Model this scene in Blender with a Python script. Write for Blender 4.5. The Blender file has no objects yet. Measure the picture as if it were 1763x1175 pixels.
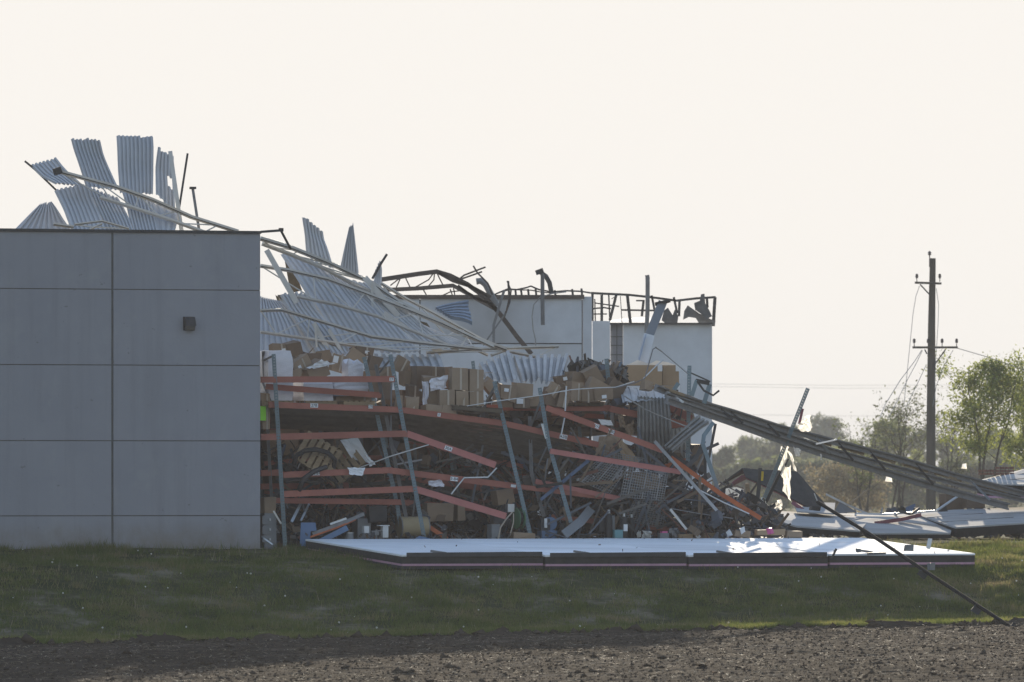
import bpy, math, random
import numpy as np
from mathutils import Vector, Matrix, noise as mnoise

# ------------------------------------------------------------------ camera, sky, sun
scene = bpy.context.scene
col = scene.collection
F, CX, HY, H = 15000.0, 881.5, 825.0, 2.0          # focal length in photo pixels, principal column, horizon row, eye height
SUN_EL, SUN_AZ = math.radians(8.6), math.radians(1.5)   # low sun straight behind the building

cam_data = bpy.data.cameras.new('camera')
cam = bpy.data.objects.new('camera', cam_data); col.objects.link(cam)
cam.location = (0, 0, H); cam.rotation_euler = (math.radians(90), 0, 0)
cam_data.sensor_width = 36.0; cam_data.lens = F * 36.0 / 1763.0
cam_data.shift_y = (HY - 587.5) / 1763.0
cam_data.clip_start = 1.0; cam_data.clip_end = 8000
cam_data.dof.use_dof = True; cam_data.dof.focus_distance = 252; cam_data.dof.aperture_fstop = 4.0
scene.camera = cam

world = bpy.data.worlds.new('World'); scene.world = world; world.use_nodes = True
wn = world.node_tree; wn.nodes.clear()
sky = wn.nodes.new('ShaderNodeTexSky'); sky.sky_type = 'NISHITA'; sky.sun_disc = False
sky.sun_elevation = SUN_EL; sky.sun_rotation = SUN_AZ
sky.air_density = 1.0; sky.dust_density = 1.0; sky.ozone_density = 1.0
# the sky's own glow, rolled off softly like film so that the bright haze round the sun stays cream instead of clipping
mul = wn.nodes.new('ShaderNodeVectorMath'); mul.operation = 'MULTIPLY'; mul.inputs[1].default_value = (-0.50, -0.55, -0.82)
expo = []
sepx = wn.nodes.new('ShaderNodeSeparateXYZ'); comx = wn.nodes.new('ShaderNodeCombineXYZ')
wn.links.new(sky.outputs[0], mul.inputs[0]); wn.links.new(mul.outputs[0], sepx.inputs[0])
for i, top in enumerate((4.56, 4.38, 4.13)):
    e = wn.nodes.new('ShaderNodeMath'); e.operation = 'EXPONENT'; wn.links.new(sepx.outputs[i], e.inputs[0])
    d = wn.nodes.new('ShaderNodeMath'); d.operation = 'MULTIPLY_ADD'; d.inputs[1].default_value = -top; d.inputs[2].default_value = top
    wn.links.new(e.outputs[0], d.inputs[0]); wn.links.new(d.outputs[0], comx.inputs[i])
bg = wn.nodes.new('ShaderNodeBackground'); bg.inputs['Strength'].default_value = 0.15
wo = wn.nodes.new('ShaderNodeOutputWorld')
wn.links.new(comx.outputs[0], bg.inputs['Color']); wn.links.new(bg.outputs[0], wo.inputs[0])

sd = bpy.data.lights.new('sun', 'SUN'); sd.energy = 5.0; sd.angle = math.radians(0.6); sd.color = (1.0, 0.86, 0.66)
sun = bpy.data.objects.new('sun', sd); col.objects.link(sun)
tosun = Vector((math.sin(SUN_AZ) * math.cos(SUN_EL), math.cos(SUN_AZ) * math.cos(SUN_EL), math.sin(SUN_EL)))
sun.rotation_euler = tosun.to_track_quat('Z', 'Y').to_euler(); sun.location = (0, 300, 60)

scene.view_settings.view_transform = 'Standard'; scene.view_settings.look = 'None'
scene.view_settings.exposure = 0.5; scene.view_settings.gamma = 1.0
scene.render.engine = 'CYCLES'
scene.cycles.max_bounces = 6; scene.cycles.diffuse_bounces = 3; scene.cycles.volume_bounces = 0
scene.cycles.use_denoising = True

rnd = random.Random(7)
TAN, COS, SIN = math.tan(math.radians(20)), math.cos(math.radians(20)), math.sin(math.radians(20))
U = Vector((COS, SIN, 0)); N = Vector((SIN, -COS, 0))      # along the front wall, and out of it
C0 = Vector((-7.225, 250.0, 0))                           # standing corner of the front wall

def YX(X): return 250.0 + (X + 7.225) * TAN                # depth of the front wall line at X
def YW(px, o=0.0):                                        # depth of the wall line seen in photo column px, o metres further back
    return (250.0 + 7.225 * TAN + o) / (1 - (px - CX) / F * TAN)
def W(px, py, Y): return Vector(((px - CX) * Y / F, Y, H + (HY - py) * Y / F))
OSH = [0.0]                                                 # extra depth for the debris field that lies further back at the right
def A(px, py, o=0.0): return W(px, py, YW(px, o + OSH[0]))
def sm(a, b, x):
    t = min(1, max(0, (x - a) / (b - a))); return t * t * (3 - 2 * t)

# ------------------------------------------------------------------ materials
MATS = {}
def nodes(name):
    m = bpy.data.materials.new(name); m.use_nodes = True
    nt = m.node_tree; b = nt.nodes['Principled BSDF']; MATS[name] = m
    return m, nt, b
def ramp(nt, stops):
    r = nt.nodes.new('ShaderNodeValToRGB'); e = r.color_ramp.elements
    while len(e) < len(stops): e.new(0.5)
    for x, (p, c) in zip(e, stops): x.position = p; x.color = (*c, 1)
    return r
def simple(name, c, rough=0.7, metal=0.0, var=0.18, scale=3.0, isl=0.0, bump=0.0, trans=0.0, spec=0.35, stretch=(1, 1, 1), dirt=None):
    """base colour with two octaves of noise, optional random tint per loose piece, fine relief and translucency"""
    m, nt, b = nodes(name); L = nt.links.new
    tc = nt.nodes.new('ShaderNodeTexCoord'); mp = nt.nodes.new('ShaderNodeMapping'); mp.inputs['Scale'].default_value = stretch
    L(tc.outputs['Object'], mp.inputs[0])
    oi = nt.nodes.new('ShaderNodeObjectInfo'); ad = nt.nodes.new('ShaderNodeVectorMath'); ad.operation = 'ADD'
    sc = nt.nodes.new('ShaderNodeVectorMath'); sc.operation = 'SCALE'; sc.inputs[3].default_value = 37.0
    cb = nt.nodes.new('ShaderNodeCombineXYZ'); L(oi.outputs['Random'], cb.inputs[0]); L(oi.outputs['Random'], cb.inputs[2])
    L(cb.outputs[0], sc.inputs[0]); L(mp.outputs[0], ad.inputs[0]); L(sc.outputs[0], ad.inputs[1])
    nz = nt.nodes.new('ShaderNodeTexNoise'); nz.inputs['Scale'].default_value = scale; nz.inputs['Detail'].default_value = 6; nz.inputs['Roughness'].default_value = 0.65
    L(ad.outputs[0], nz.inputs['Vector'])
    lo = tuple(x * (1 - var) for x in c); hi = tuple(min(1, x * (1 + var)) for x in c)
    r = ramp(nt, [(0.3, lo), (0.7, hi)]); L(nz.outputs['Fac'], r.inputs[0]); out = r.outputs[0]
    if dirt:
        n2 = nt.nodes.new('ShaderNodeTexNoise'); n2.inputs['Scale'].default_value = scale * 0.35; n2.inputs['Detail'].default_value = 8; L(ad.outputs[0], n2.inputs['Vector'])
        r2 = ramp(nt, [(0.5, (0, 0, 0)), (0.72, (0.8, 0.8, 0.8))]); L(n2.outputs['Fac'], r2.inputs[0])
        mx = nt.nodes.new('ShaderNodeMixRGB'); mx.inputs[2].default_value = (*dirt, 1); L(r2.outputs[0], mx.inputs[0]); L(out, mx.inputs[1]); out = mx.outputs[0]
    hv = nt.nodes.new('ShaderNodeHueSaturation'); L(out, hv.inputs['Color']); out = hv.outputs[0]
    mr = nt.nodes.new('ShaderNodeMapRange'); mr.inputs[3].default_value = 1 - (isl or var * 0.6); mr.inputs[4].default_value = 1 + (isl or var * 0.6)
    if isl:
        g = nt.nodes.new('ShaderNodeNewGeometry'); L(g.outputs['Random Per Island'], mr.inputs[0])
    else:
        L(oi.outputs['Random'], mr.inputs[0])
    L(mr.outputs[0], hv.inputs['Value'])
    L(out, b.inputs['Base Color']); b.inputs['Roughness'].default_value = rough; b.inputs['Metallic'].default_value = metal
    b.inputs['Specular IOR Level'].default_value = spec
    if bump:
        n3 = nt.nodes.new('ShaderNodeTexNoise'); n3.inputs['Scale'].default_value = scale * 6; n3.inputs['Detail'].default_value = 5; L(ad.outputs[0], n3.inputs['Vector'])
        bp = nt.nodes.new('ShaderNodeBump'); bp.inputs['Strength'].default_value = bump; bp.inputs['Distance'].default_value = 0.03
        L(n3.outputs['Fac'], bp.inputs['Height']); L(bp.outputs[0], b.inputs['Normal'])
    if trans:
        t = nt.nodes.new('ShaderNodeBsdfTranslucent'); mx = nt.nodes.new('ShaderNodeMixShader'); mx.inputs[0].default_value = trans
        L(out, t.inputs[0]); L(b.outputs[0], mx.inputs[1]); L(t.outputs[0], mx.inputs[2]); L(mx.outputs[0], nt.nodes['Material Output'].inputs[0])
    return m

def wall_mat():
    m, nt, b = nodes('wall_concrete'); L = nt.links.new
    g = nt.nodes.new('ShaderNodeNewGeometry'); sp = nt.nodes.new('ShaderNodeSeparateXYZ'); L(g.outputs['Position'], sp.inputs[0])
    def nz(scale, st, det=6):
        mp = nt.nodes.new('ShaderNodeMapping'); mp.inputs['Scale'].default_value = st; n = nt.nodes.new('ShaderNodeTexNoise'); n.inputs['Scale'].default_value = scale; n.inputs['Detail'].default_value = det; n.inputs['Roughness'].default_value = 0.65
        L(g.outputs['Position'], mp.inputs[0]); L(mp.outputs[0], n.inputs['Vector']); return n.outputs['Fac']
    base = ramp(nt, [(0.3, (0.272, 0.278, 0.312)), (0.7, (0.302, 0.306, 0.338))]); L(nz(0.6, (1, 1, 1), 8), base.inputs[0]); out = base.outputs[0]
    def lay(fac, col):
        nonlocal out
        mx = nt.nodes.new('ShaderNodeMixRGB'); mx.inputs[2].default_value = (*col, 1); L(fac, mx.inputs[0]); L(out, mx.inputs[1]); out = mx.outputs[0]
    r = ramp(nt, [(0.50, (0, 0, 0)), (0.75, (0.38, 0.38, 0.38))]); L(nz(2.6, (1, 1, 0.05), 5), r.inputs[0]); lay(r.outputs[0], (0.20, 0.205, 0.215))        # rain streaks
    r = ramp(nt, [(0.56, (0, 0, 0)), (0.72, (0.35, 0.35, 0.35))]); L(nz(0.9, (1, 1, 0.8), 8), r.inputs[0]); lay(r.outputs[0], (0.36, 0.365, 0.37))          # chalky patches
    r = ramp(nt, [(0.69, (0, 0, 0)), (0.73, (0.6, 0.6, 0.6))]); L(nz(3.2, (1, 1, 1.3), 3), r.inputs[0]); lay(r.outputs[0], (0.17, 0.165, 0.16))              # scuffs
    zf = nt.nodes.new('ShaderNodeMapRange'); zf.inputs[1].default_value = 1.1; zf.inputs[2].default_value = -0.2; L(sp.outputs[2], zf.inputs[0])
    ml = nt.nodes.new('ShaderNodeMath'); ml.operation = 'MULTIPLY'; L(zf.outputs[0], ml.inputs[0]); L(nz(2.2, (1, 1, 0.7), 8), ml.inputs[1])
    r = ramp(nt, [(0.12, (0, 0, 0)), (0.5, (0.8, 0.8, 0.8))]); L(ml.outputs[0], r.inputs[0]); lay(r.outputs[0], (0.20, 0.175, 0.14))                       # soil splashed on the foot
    L(out, b.inputs['Base Color']); b.inputs['Roughness'].default_value = 0.85; b.inputs['Specular IOR Level'].default_value = 0.3
    bp = nt.nodes.new('ShaderNodeBump'); bp.inputs['Strength'].default_value = 0.25; bp.inputs['Distance'].default_value = 0.02; L(nz(9, (1, 1, 1), 4), bp.inputs['Height']); L(bp.outputs[0], b.inputs['Normal'])
wall_mat()
simple('joint', (0.13, 0.13, 0.13), 0.9)
simple('back_concrete', (0.56, 0.58, 0.62), 0.85, var=0.14, scale=0.5, bump=0.1, dirt=(0.30, 0.29, 0.285))
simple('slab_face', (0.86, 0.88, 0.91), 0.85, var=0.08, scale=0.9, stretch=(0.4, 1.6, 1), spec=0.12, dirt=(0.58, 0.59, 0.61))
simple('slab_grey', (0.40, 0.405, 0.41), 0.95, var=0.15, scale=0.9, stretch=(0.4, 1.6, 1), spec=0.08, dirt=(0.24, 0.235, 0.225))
simple('slab_edge', (0.05, 0.048, 0.047), 0.9, var=0.3, scale=4, bump=0.4)
simple('pink_foam', (0.52, 0.30, 0.40), 0.85, var=0.12)
simple('maroon_foam', (0.20, 0.07, 0.09), 0.8, var=0.2)
simple('deck', (0.47, 0.485, 0.515), 0.42, var=0.08, scale=1.2, spec=0.4, dirt=(0.37, 0.375, 0.39))
simple('deck_dirty', (0.42, 0.43, 0.44), 0.5, var=0.2, scale=2.0, dirt=(0.24, 0.235, 0.23))
simple('torn_dark', (0.11, 0.11, 0.112), 0.7, var=0.35, scale=3.0)
simple('mesh_grey', (0.27, 0.275, 0.28), 0.5, var=0.1)
simple('deck_drape', (0.30, 0.30, 0.295), 0.6, var=0.3, scale=2.0, dirt=(0.16, 0.15, 0.14))
simple('deck_blue', (0.23, 0.29, 0.38), 0.45, var=0.15)
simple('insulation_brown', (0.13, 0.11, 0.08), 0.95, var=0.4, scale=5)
simple('joist_white', (0.54, 0.54, 0.53), 0.45, var=0.10, scale=2, dirt=(0.48, 0.43, 0.36))
simple('steel_dark', (0.05, 0.05, 0.052), 0.7, var=0.25)
simple('steel_rust', (0.09, 0.07, 0.06), 0.7, var=0.3)
simple('steel_grey', (0.17, 0.17, 0.175), 0.6, metal=0.1, var=0.2)
simple('galvanised', (0.42, 0.45, 0.49), 0.32, metal=0.7, var=0.12)
simple('rack_blue', (0.175, 0.235, 0.265), 0.5, var=0.15)
simple('beam_red', (0.32, 0.112, 0.082), 0.55, var=0.12, scale=2.5, dirt=(0.24, 0.085, 0.065))
simple('beam_pink', (0.40, 0.15, 0.135), 0.5, var=0.10)
simple('beam_orange', (0.42, 0.11, 0.04), 0.55, var=0.15)
simple('card_a', (0.235, 0.170, 0.118), 0.85, var=0.12, scale=1.5)
simple('card_b', (0.295, 0.218, 0.155), 0.85, var=0.12, scale=1.5)
simple('card_c', (0.165, 0.118, 0.085), 0.85, var=0.15, scale=1.5)
simple('card_tan', (0.37, 0.26, 0.165), 0.8, var=0.08, scale=1.5)
simple('tape', (0.42, 0.36, 0.30), 0.35, var=0.05)
simple('paper_white', (0.72, 0.73, 0.75), 0.7, var=0.05)
simple('ink', (0.03, 0.03, 0.035), 0.7, var=0.05)
simple('wrap', (0.62, 0.61, 0.66), 0.28, var=0.10, scale=3, spec=0.5, bump=0.4, stretch=(1, 1, 3))
simple('plastic_sheet', (0.84, 0.83, 0.80), 0.35, var=0.06, trans=0.8, bump=0.3)
simple('wood', (0.27, 0.20, 0.125), 0.85, var=0.25, scale=3, stretch=(0.4, 3, 3))
simple('wood_dark', (0.09, 0.07, 0.05), 0.9, var=0.3, scale=3)
simple('black', (0.022, 0.022, 0.024), 0.5, var=0.2)
simple('pipe_black', (0.022, 0.021, 0.02), 1.0, var=0.3, spec=0.08)
simple('hose', (0.03, 0.03, 0.032), 0.45, var=0.15)
simple('blue_plastic', (0.10, 0.175, 0.32), 0.5, var=0.08)
simple('blue_machine', (0.10, 0.17, 0.29), 0.5, var=0.15)
simple('teal_plastic', (0.14, 0.30, 0.34), 0.5, var=0.08)
simple('green_plastic', (0.07, 0.16, 0.085), 0.5, var=0.12)
simple('lime', (0.32, 0.82, 0.06), 0.6, var=0.04)
simple('fibre_drum', (0.36, 0.29, 0.18), 0.7, var=0.1, scale=1.2)
simple('cabinet', (0.20, 0.215, 0.235), 0.45, var=0.08)
simple('appliance_white', (0.60, 0.61, 0.62), 0.45, var=0.06)
simple('pink_plastic', (0.62, 0.12, 0.30), 0.5, var=0.1)
simple('yellow', (0.65, 0.46, 0.05), 0.5, var=0.1)
simple('bronze', (0.045, 0.04, 0.037), 0.45, var=0.2)
simple('lens', (0.14, 0.13, 0.12), 0.2, var=0.1)
simple('pole_wood', (0.105, 0.088, 0.072), 0.9, var=0.25, scale=4, stretch=(1, 1, 0.15))
simple('insulator', (0.09, 0.07, 0.065), 0.25, var=0.1)
simple('wire', (0.28, 0.27, 0.26), 0.6, var=0.05)
simple('bark', (0.11, 0.09, 0.07), 0.9, var=0.3)
simple('leaf_fresh', (0.25, 0.28, 0.07), 0.6, var=0.2, isl=0.35, trans=0.55)
simple('leaf_dull', (0.155, 0.18, 0.07), 0.65, var=0.2, isl=0.35, trans=0.45)
simple('leaf_olive', (0.175, 0.19, 0.105), 0.65, var=0.2, isl=0.35, trans=0.4)
simple('leaf_brown', (0.29, 0.24, 0.14), 0.7, var=0.2, isl=0.3, trans=0.4)
simple('leaf_conifer', (0.035, 0.06, 0.03), 0.7, var=0.2, isl=0.3, trans=0.15)
simple('brick', (0.20, 0.105, 0.075), 0.85, var=0.15)
simple('floor_concrete', (0.16, 0.155, 0.15), 0.9, var=0.2)
simple('soil_clod', (0.075, 0.057, 0.042), 1.0, var=0.2, isl=0.35, spec=0.0)
simple('straw', (0.33, 0.27, 0.18), 0.8, var=0.1, isl=0.3)
simple('seed_head', (0.75, 0.74, 0.70), 0.9, var=0.05, trans=0.4)

# scraps of every colour: a random tint for each loose piece
def scrap_mat():
    m, nt, b = nodes('scrap'); L = nt.links.new
    g = nt.nodes.new('ShaderNodeNewGeometry')
    r = ramp(nt, [(0.0, (0.03, 0.028, 0.026)), (0.25, (0.10, 0.09, 0.08)), (0.45, (0.17, 0.12, 0.08)), (0.62, (0.09, 0.10, 0.12)), (0.84, (0.16, 0.07, 0.05)), (0.90, (0.05, 0.05, 0.055)), (0.965, (0.30, 0.30, 0.32)), (0.985, (0.08, 0.12, 0.2))])
    r.color_ramp.interpolation = 'CONSTANT'
    L(g.outputs['Random Per Island'], r.inputs[0]); L(r.outputs[0], b.inputs['Base Color']); b.inputs['Roughness'].default_value = 0.75
scrap_mat()

def ground_mat(name, stops, scale, scale2, bump, bscale, dist=0.1):
    m, nt, b = nodes(name); L = nt.links.new
    g = nt.nodes.new('ShaderNodeNewGeometry')
    n1 = nt.nodes.new('ShaderNodeTexNoise'); n1.inputs['Scale'].default_value = scale; n1.inputs['Detail'].default_value = 8; n1.inputs['Roughness'].default_value = 0.7
    n2 = nt.nodes.new('ShaderNodeTexNoise'); n2.inputs['Scale'].default_value = scale2; n2.inputs['Detail'].default_value = 4
    L(g.outputs['Position'], n1.inputs['Vector']); L(g.outputs['Position'], n2.inputs['Vector'])
    ad = nt.nodes.new('ShaderNodeMath'); ad.operation = 'ADD'; L(n1.outputs['Fac'], ad.inputs[0]); L(n2.outputs['Fac'], ad.inputs[1])
    hf = nt.nodes.new('ShaderNodeMath'); hf.operation = 'MULTIPLY'; hf.inputs[1].default_value = 0.5; L(ad.outputs[0], hf.inputs[0])
    r = ramp(nt, stops); L(hf.outputs[0], r.inputs[0]); L(r.outputs[0], b.inputs['Base Color']); b.inputs['Roughness'].default_value = 1.0
    b.inputs['Specular IOR Level'].default_value = 0.0015
    n3 = nt.nodes.new('ShaderNodeTexNoise'); n3.inputs['Scale'].default_value = bscale; n3.inputs['Detail'].default_value = 6; L(g.outputs['Position'], n3.inputs['Vector'])
    bp = nt.nodes.new('ShaderNodeBump'); bp.inputs['Strength'].default_value = bump; bp.inputs['Distance'].default_value = dist
    L(n3.outputs['Fac'], bp.inputs['Height']); L(bp.outputs[0], b.inputs['Normal'])
ground_mat('soil', [(0.36, (0.048, 0.036, 0.026)), (0.54, (0.080, 0.061, 0.045)), (0.68, (0.15, 0.117, 0.087))], 2.2, 0.25, 0.35, 14, 0.05)
ground_mat('bank_ground', [(0.38, (0.040, 0.046, 0.020)), (0.50, (0.07, 0.07, 0.036)), (0.60, (0.20, 0.17, 0.12))], 0.9, 0.35, 0.6, 8)
ground_mat('far_ground', [(0.3, (0.04, 0.055, 0.02)), (0.7, (0.07, 0.075, 0.035))], 0.05, 0.01, 0.2, 1)

def grass_mat():
    m, nt, b = nodes('grass_blade'); L = nt.links.new
    g = nt.nodes.new('ShaderNodeNewGeometry')
    n1 = nt.nodes.new('ShaderNodeTexNoise'); n1.inputs['Scale'].default_value = 0.55; n1.inputs['Detail'].default_value = 5; L(g.outputs['Position'], n1.inputs['Vector'])
    r = ramp(nt, [(0.34, (0.090, 0.120, 0.030)), (0.50, (0.145, 0.170, 0.045)), (0.63, (0.22, 0.20, 0.085)), (0.75, (0.30, 0.24, 0.14))])
    ad = nt.nodes.new('ShaderNodeMath'); ad.operation = 'MULTIPLY_ADD'; ad.inputs[1].default_value = 0.22; L(g.outputs['Random Per Island'], ad.inputs[0]); L(n1.outputs['Fac'], ad.inputs[2])
    sb = nt.nodes.new('ShaderNodeMath'); sb.operation = 'SUBTRACT'; sb.inputs[1].default_value = 0.11; L(ad.outputs[0], sb.inputs[0]); L(sb.outputs[0], r.inputs[0])
    L(r.outputs[0], b.inputs['Base Color']); b.inputs['Roughness'].default_value = 0.6; b.inputs['Specular IOR Level'].default_value = 0.2
    t = nt.nodes.new('ShaderNodeBsdfTranslucent'); mx = nt.nodes.new('ShaderNodeMixShader'); mx.inputs[0].default_value = 0.6
    L(r.outputs[0], t.inputs[0]); L(b.outputs[0], mx.inputs[1]); L(t.outputs[0], mx.inputs[2]); L(mx.outputs[0], nt.nodes['Material Output'].inputs[0])
grass_mat()

# ------------------------------------------------------------------ mesh helpers
def Rot(yaw=0, roll=0, pitch=0):                            # degrees: yaw about z, roll in the picture plane, pitch towards the viewer
    return (Matrix.Rotation(math.radians(yaw), 3, 'Z') @ Matrix.Rotation(math.radians(-roll), 3, 'Y') @ Matrix.Rotation(math.radians(pitch), 3, 'X'))
def frame(t):
    t = t.normalized(); n = Vector((0, -1, 0)); n = n - t * n.dot(t)
    if n.length < 0.25: n = Vector((0, 0, 1)) - t * t.z
    n.normalize(); return t, n, t.cross(n)
class MB:
    def __init__(self): self.v = []; self.f = []; self.smooth = False
    def add(self, vs, fs):
        k = len(self.v); self.v += [Vector(x) for x in vs]; self.f += [tuple(i + k for i in f) for f in fs]; return self
    def hexa(self, p):                                    # p: 4 bottom, 4 top, both counter-clockwise from above
        return self.add(p, [(3, 2, 1, 0), (4, 5, 6, 7), (0, 1, 5, 4), (1, 2, 6, 5), (2, 3, 7, 6), (3, 0, 4, 7)])
    def box(self, c, s, R=None, jit=0.0, rr=None):
        R = R or Matrix.Identity(3); h = [x / 2 for x in s]; rr = rr or rnd
        q = [(-1, -1, -1), (1, -1, -1), (1, 1, -1), (-1, 1, -1), (-1, -1, 1), (1, -1, 1), (1, 1, 1), (-1, 1, 1)]
        p = []
        for a in q:
            w = R @ Vector((a[0] * h[0], a[1] * h[1], a[2] * h[2])) + Vector(c)
            if jit: w += Vector((rr.uniform(-jit, jit), rr.uniform(-jit, jit), rr.uniform(-jit, jit)))
            p.append(w)
        return self.hexa(p)
    def sweep(self, pts, prof, closed=True):              # prof: (across, towards viewer) pairs
        pts = [Vector(p) for p in pts]; n = len(prof); vs = []; fs = []
        for i, p in enumerate(pts):
            a = pts[max(0, i - 1)]; b = pts[min(len(pts) - 1, i + 1)]
            t, nn, bb = frame(b - a)
            vs += [p + bb * x + nn * y for x, y in prof]
        for i in range(len(pts) - 1):
            for j in range(n):
                k = (j + 1) % n; fs.append((i * n + j, i * n + k, (i + 1) * n + k, (i + 1) * n + j))
        fs.append(tuple(range(n))[::-1]); fs.append(tuple((len(pts) - 1) * n + j for j in range(n)))
        return self.add(vs, fs)
    def bar(self, pts, w, h=None):                        # w seen across, h in depth
        h = h or w; return self.sweep(pts, [(-w / 2, -h / 2), (w / 2, -h / 2), (w / 2, h / 2), (-w / 2, h / 2)])
    def tube(self, pts, r, n=8, r2=None):
        pts = [Vector(p) for p in pts]; self.smooth = True
        if r2 is None: return self.sweep(pts, [(r * math.cos(2 * math.pi * i / n), r * math.sin(2 * math.pi * i / n)) for i in range(n)])
        vs = []; fs = []
        for i, p in enumerate(pts):
            t, nn, bb = frame(pts[min(len(pts) - 1, i + 1)] - pts[max(0, i - 1)]); R = r + (r2 - r) * i / (len(pts) - 1)
            vs += [p + bb * R * math.cos(2 * math.pi * j / n) + nn * R * math.sin(2 * math.pi * j / n) for j in range(n)]
        for i in range(len(pts) - 1):
            for j in range(n): k = (j + 1) % n; fs.append((i * n + j, i * n + k, (i + 1) * n + k, (i + 1) * n + j))
        fs.append(tuple(range(n))[::-1]); fs.append(tuple((len(pts) - 1) * n + j for j in range(n)))
        return self.add(vs, fs)
    def slab(self, top, thick, down=Vector((0, 0, -1))):   # any flat polygon with thickness
        n = len(top); top = [Vector(p) for p in top]; vs = top + [p + down * thick for p in top]
        fs = [tuple(range(n)), tuple(range(2 * n - 1, n - 1, -1))] + [(i, i + n, (i + 1) % n + n, (i + 1) % n) for i in range(n)]
        return self.add(vs, fs)
    def lathe(self, c, prof, n=16, R=None):                # prof: (radius, height)
        R = R or Matrix.Identity(3); vs = []; fs = []; self.smooth = True
        for r, z in prof:
            for j in range(n): vs.append(R @ Vector((r * math.cos(2 * math.pi * j / n), r * math.sin(2 * math.pi * j / n), z)) + Vector(c))
        for i in range(len(prof) - 1):
            for j in range(n): k = (j + 1) % n; fs.append((i * n + j, i * n + k, (i + 1) * n + k, (i + 1) * n + j))
        fs.append(tuple(range(n))[::-1]); fs.append(tuple((len(prof) - 1) * n + j for j in range(n)))
        return self.add(vs, fs)
WLOC = {}
def link(name, me, mat, parent, loc):
    o = bpy.data.objects.new(name, me); col.objects.link(o)
    if mat: me.materials.append(MATS[mat])
    WLOC[o.name] = Vector(loc)
    if parent: o.parent = parent; o.location = Vector(loc) - WLOC[parent.name]
    else: o.location = loc
    return o
def obj(name, mb, mat, parent=None, kind=None, label=None):
    lo = Vector((min(p.x for p in mb.v), min(p.y for p in mb.v), min(p.z for p in mb.v))); hi = Vector((max(p.x for p in mb.v), max(p.y for p in mb.v), max(p.z for p in mb.v)))
    c = (lo + hi) / 2; c.z = lo.z
    me = bpy.data.meshes.new(name); me.from_pydata([p - c for p in mb.v], [], mb.f)
    if mb.smooth:
        me.shade_smooth()
        try: me.set_sharp_from_angle(angle=math.radians(40))
        except Exception: pass
    o = link(name, me, mat, parent, c)
    if kind: o['kind'] = kind
    if label: o['label'] = label
    return o
def tag(o, label, cat, group=None):
    o['label'] = label; o['category'] = cat
    if group: o['group'] = group
    return o
def thing(name, label, cat, base, group=None):
    o = bpy.data.objects.new(name, None); col.objects.link(o); o.location = base; o.empty_display_size = 0.3; WLOC[o.name] = Vector(base)
    return tag(o, label, cat, group)
def raw(name, V, Fc, mat, smooth=False, parent=None, kind=None):   # numpy arrays straight to a mesh
    V = np.asarray(V, dtype=np.float32); Fc = np.asarray(Fc, dtype=np.int32)
    c = np.array([V[:, 0].mean(), V[:, 1].mean(), V[:, 2].min()], dtype=np.float32)
    me = bpy.data.meshes.new(name); k = Fc.shape[1]
    me.vertices.add(len(V)); me.vertices.foreach_set('co', (V - c).ravel())
    me.loops.add(Fc.size); me.loops.foreach_set('vertex_index', Fc.ravel())
    me.polygons.add(len(Fc)); me.polygons.foreach_set('loop_start', np.arange(0, Fc.size, k, dtype=np.int32))
    if smooth: me.polygons.foreach_set('use_smooth', np.ones(len(Fc), dtype=bool))
    me.update(calc_edges=True); me.validate()
    o = link(name, me, mat, parent, Vector([float(x) for x in c]))
    if kind: o['kind'] = kind
    return o
# ------------------------------------------------------------------ terrain
rng = np.random.default_rng(11)
_lat = rng.random((256, 256))
def vnoise(x, y):
    xi = np.floor(x).astype(int); yi = np.floor(y).astype(int); fx = x - xi; fy = y - yi
    fx = fx * fx * (3 - 2 * fx); fy = fy * fy * (3 - 2 * fy); g = lambda a, b: _lat[a % 256, b % 256]
    return (g(xi, yi) * (1 - fx) + g(xi + 1, yi) * fx) * (1 - fy) + (g(xi, yi + 1) * (1 - fx) + g(xi + 1, yi + 1) * fx) * fy
def fbm(x, y, oct=4):
    s = 0; a = 0.5; t = 0
    for i in range(oct): s = s + a * vnoise(x * 2 ** i + 17 * i, y * 2 ** i + 31 * i); t += a; a *= 0.5
    return s / t
def nsm(a, b, x):
    t = np.clip((x - a) / (b - a), 0, 1); return t * t * (3 - 2 * t)
def field_edge(X): return 228 + 0.45 * np.clip(X, -40, 40)
def field_z(X): return -2.05 + 0.0125 * np.clip(X, -40, 40)
def gz(X, Y):
    """height of the turf: level at the building, a gentle shoulder, a steep bank, a flat strip, the field; falling slowly far behind"""
    X = np.asarray(X, float); Y = np.asarray(Y, float)
    s = YX(X) - Y; e = YX(X) - field_edge(X)
    a = -0.055 * np.clip(s, 0, 8.5)
    z = a + (field_z(X) - a) * nsm(8.0, 1, (np.clip((s - 8.0) / np.maximum(e - 4.2 - 8.0, 1), 0, 1) * (1 - 8.0) + 8.0)) if False else a + (field_z(X) - a) * (lambda t: t * t * (3 - 2 * t) * 0.55 + t * 0.45)(np.clip((s - 8.0) / np.maximum(e - 4.5 - 8.0, 1), 0, 1))
    return z - 1.5 * nsm(20, 260, -s)
def grid(x0, x1, nx, y0, y1, ny, zf):
    xs = np.linspace(x0, x1, nx); ys = np.linspace(y0, y1, ny); X, Y = np.meshgrid(xs, ys)
    Z = zf(X, Y); V = np.stack([X.ravel(), Y.ravel(), Z.ravel()], 1)
    i = np.arange((ny - 1) * (nx - 1)); r = i // (nx - 1); c = i % (nx - 1); k = r * nx + c
    return V, np.stack([k, k + 1, k + nx + 1, k + nx], 1)

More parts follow.
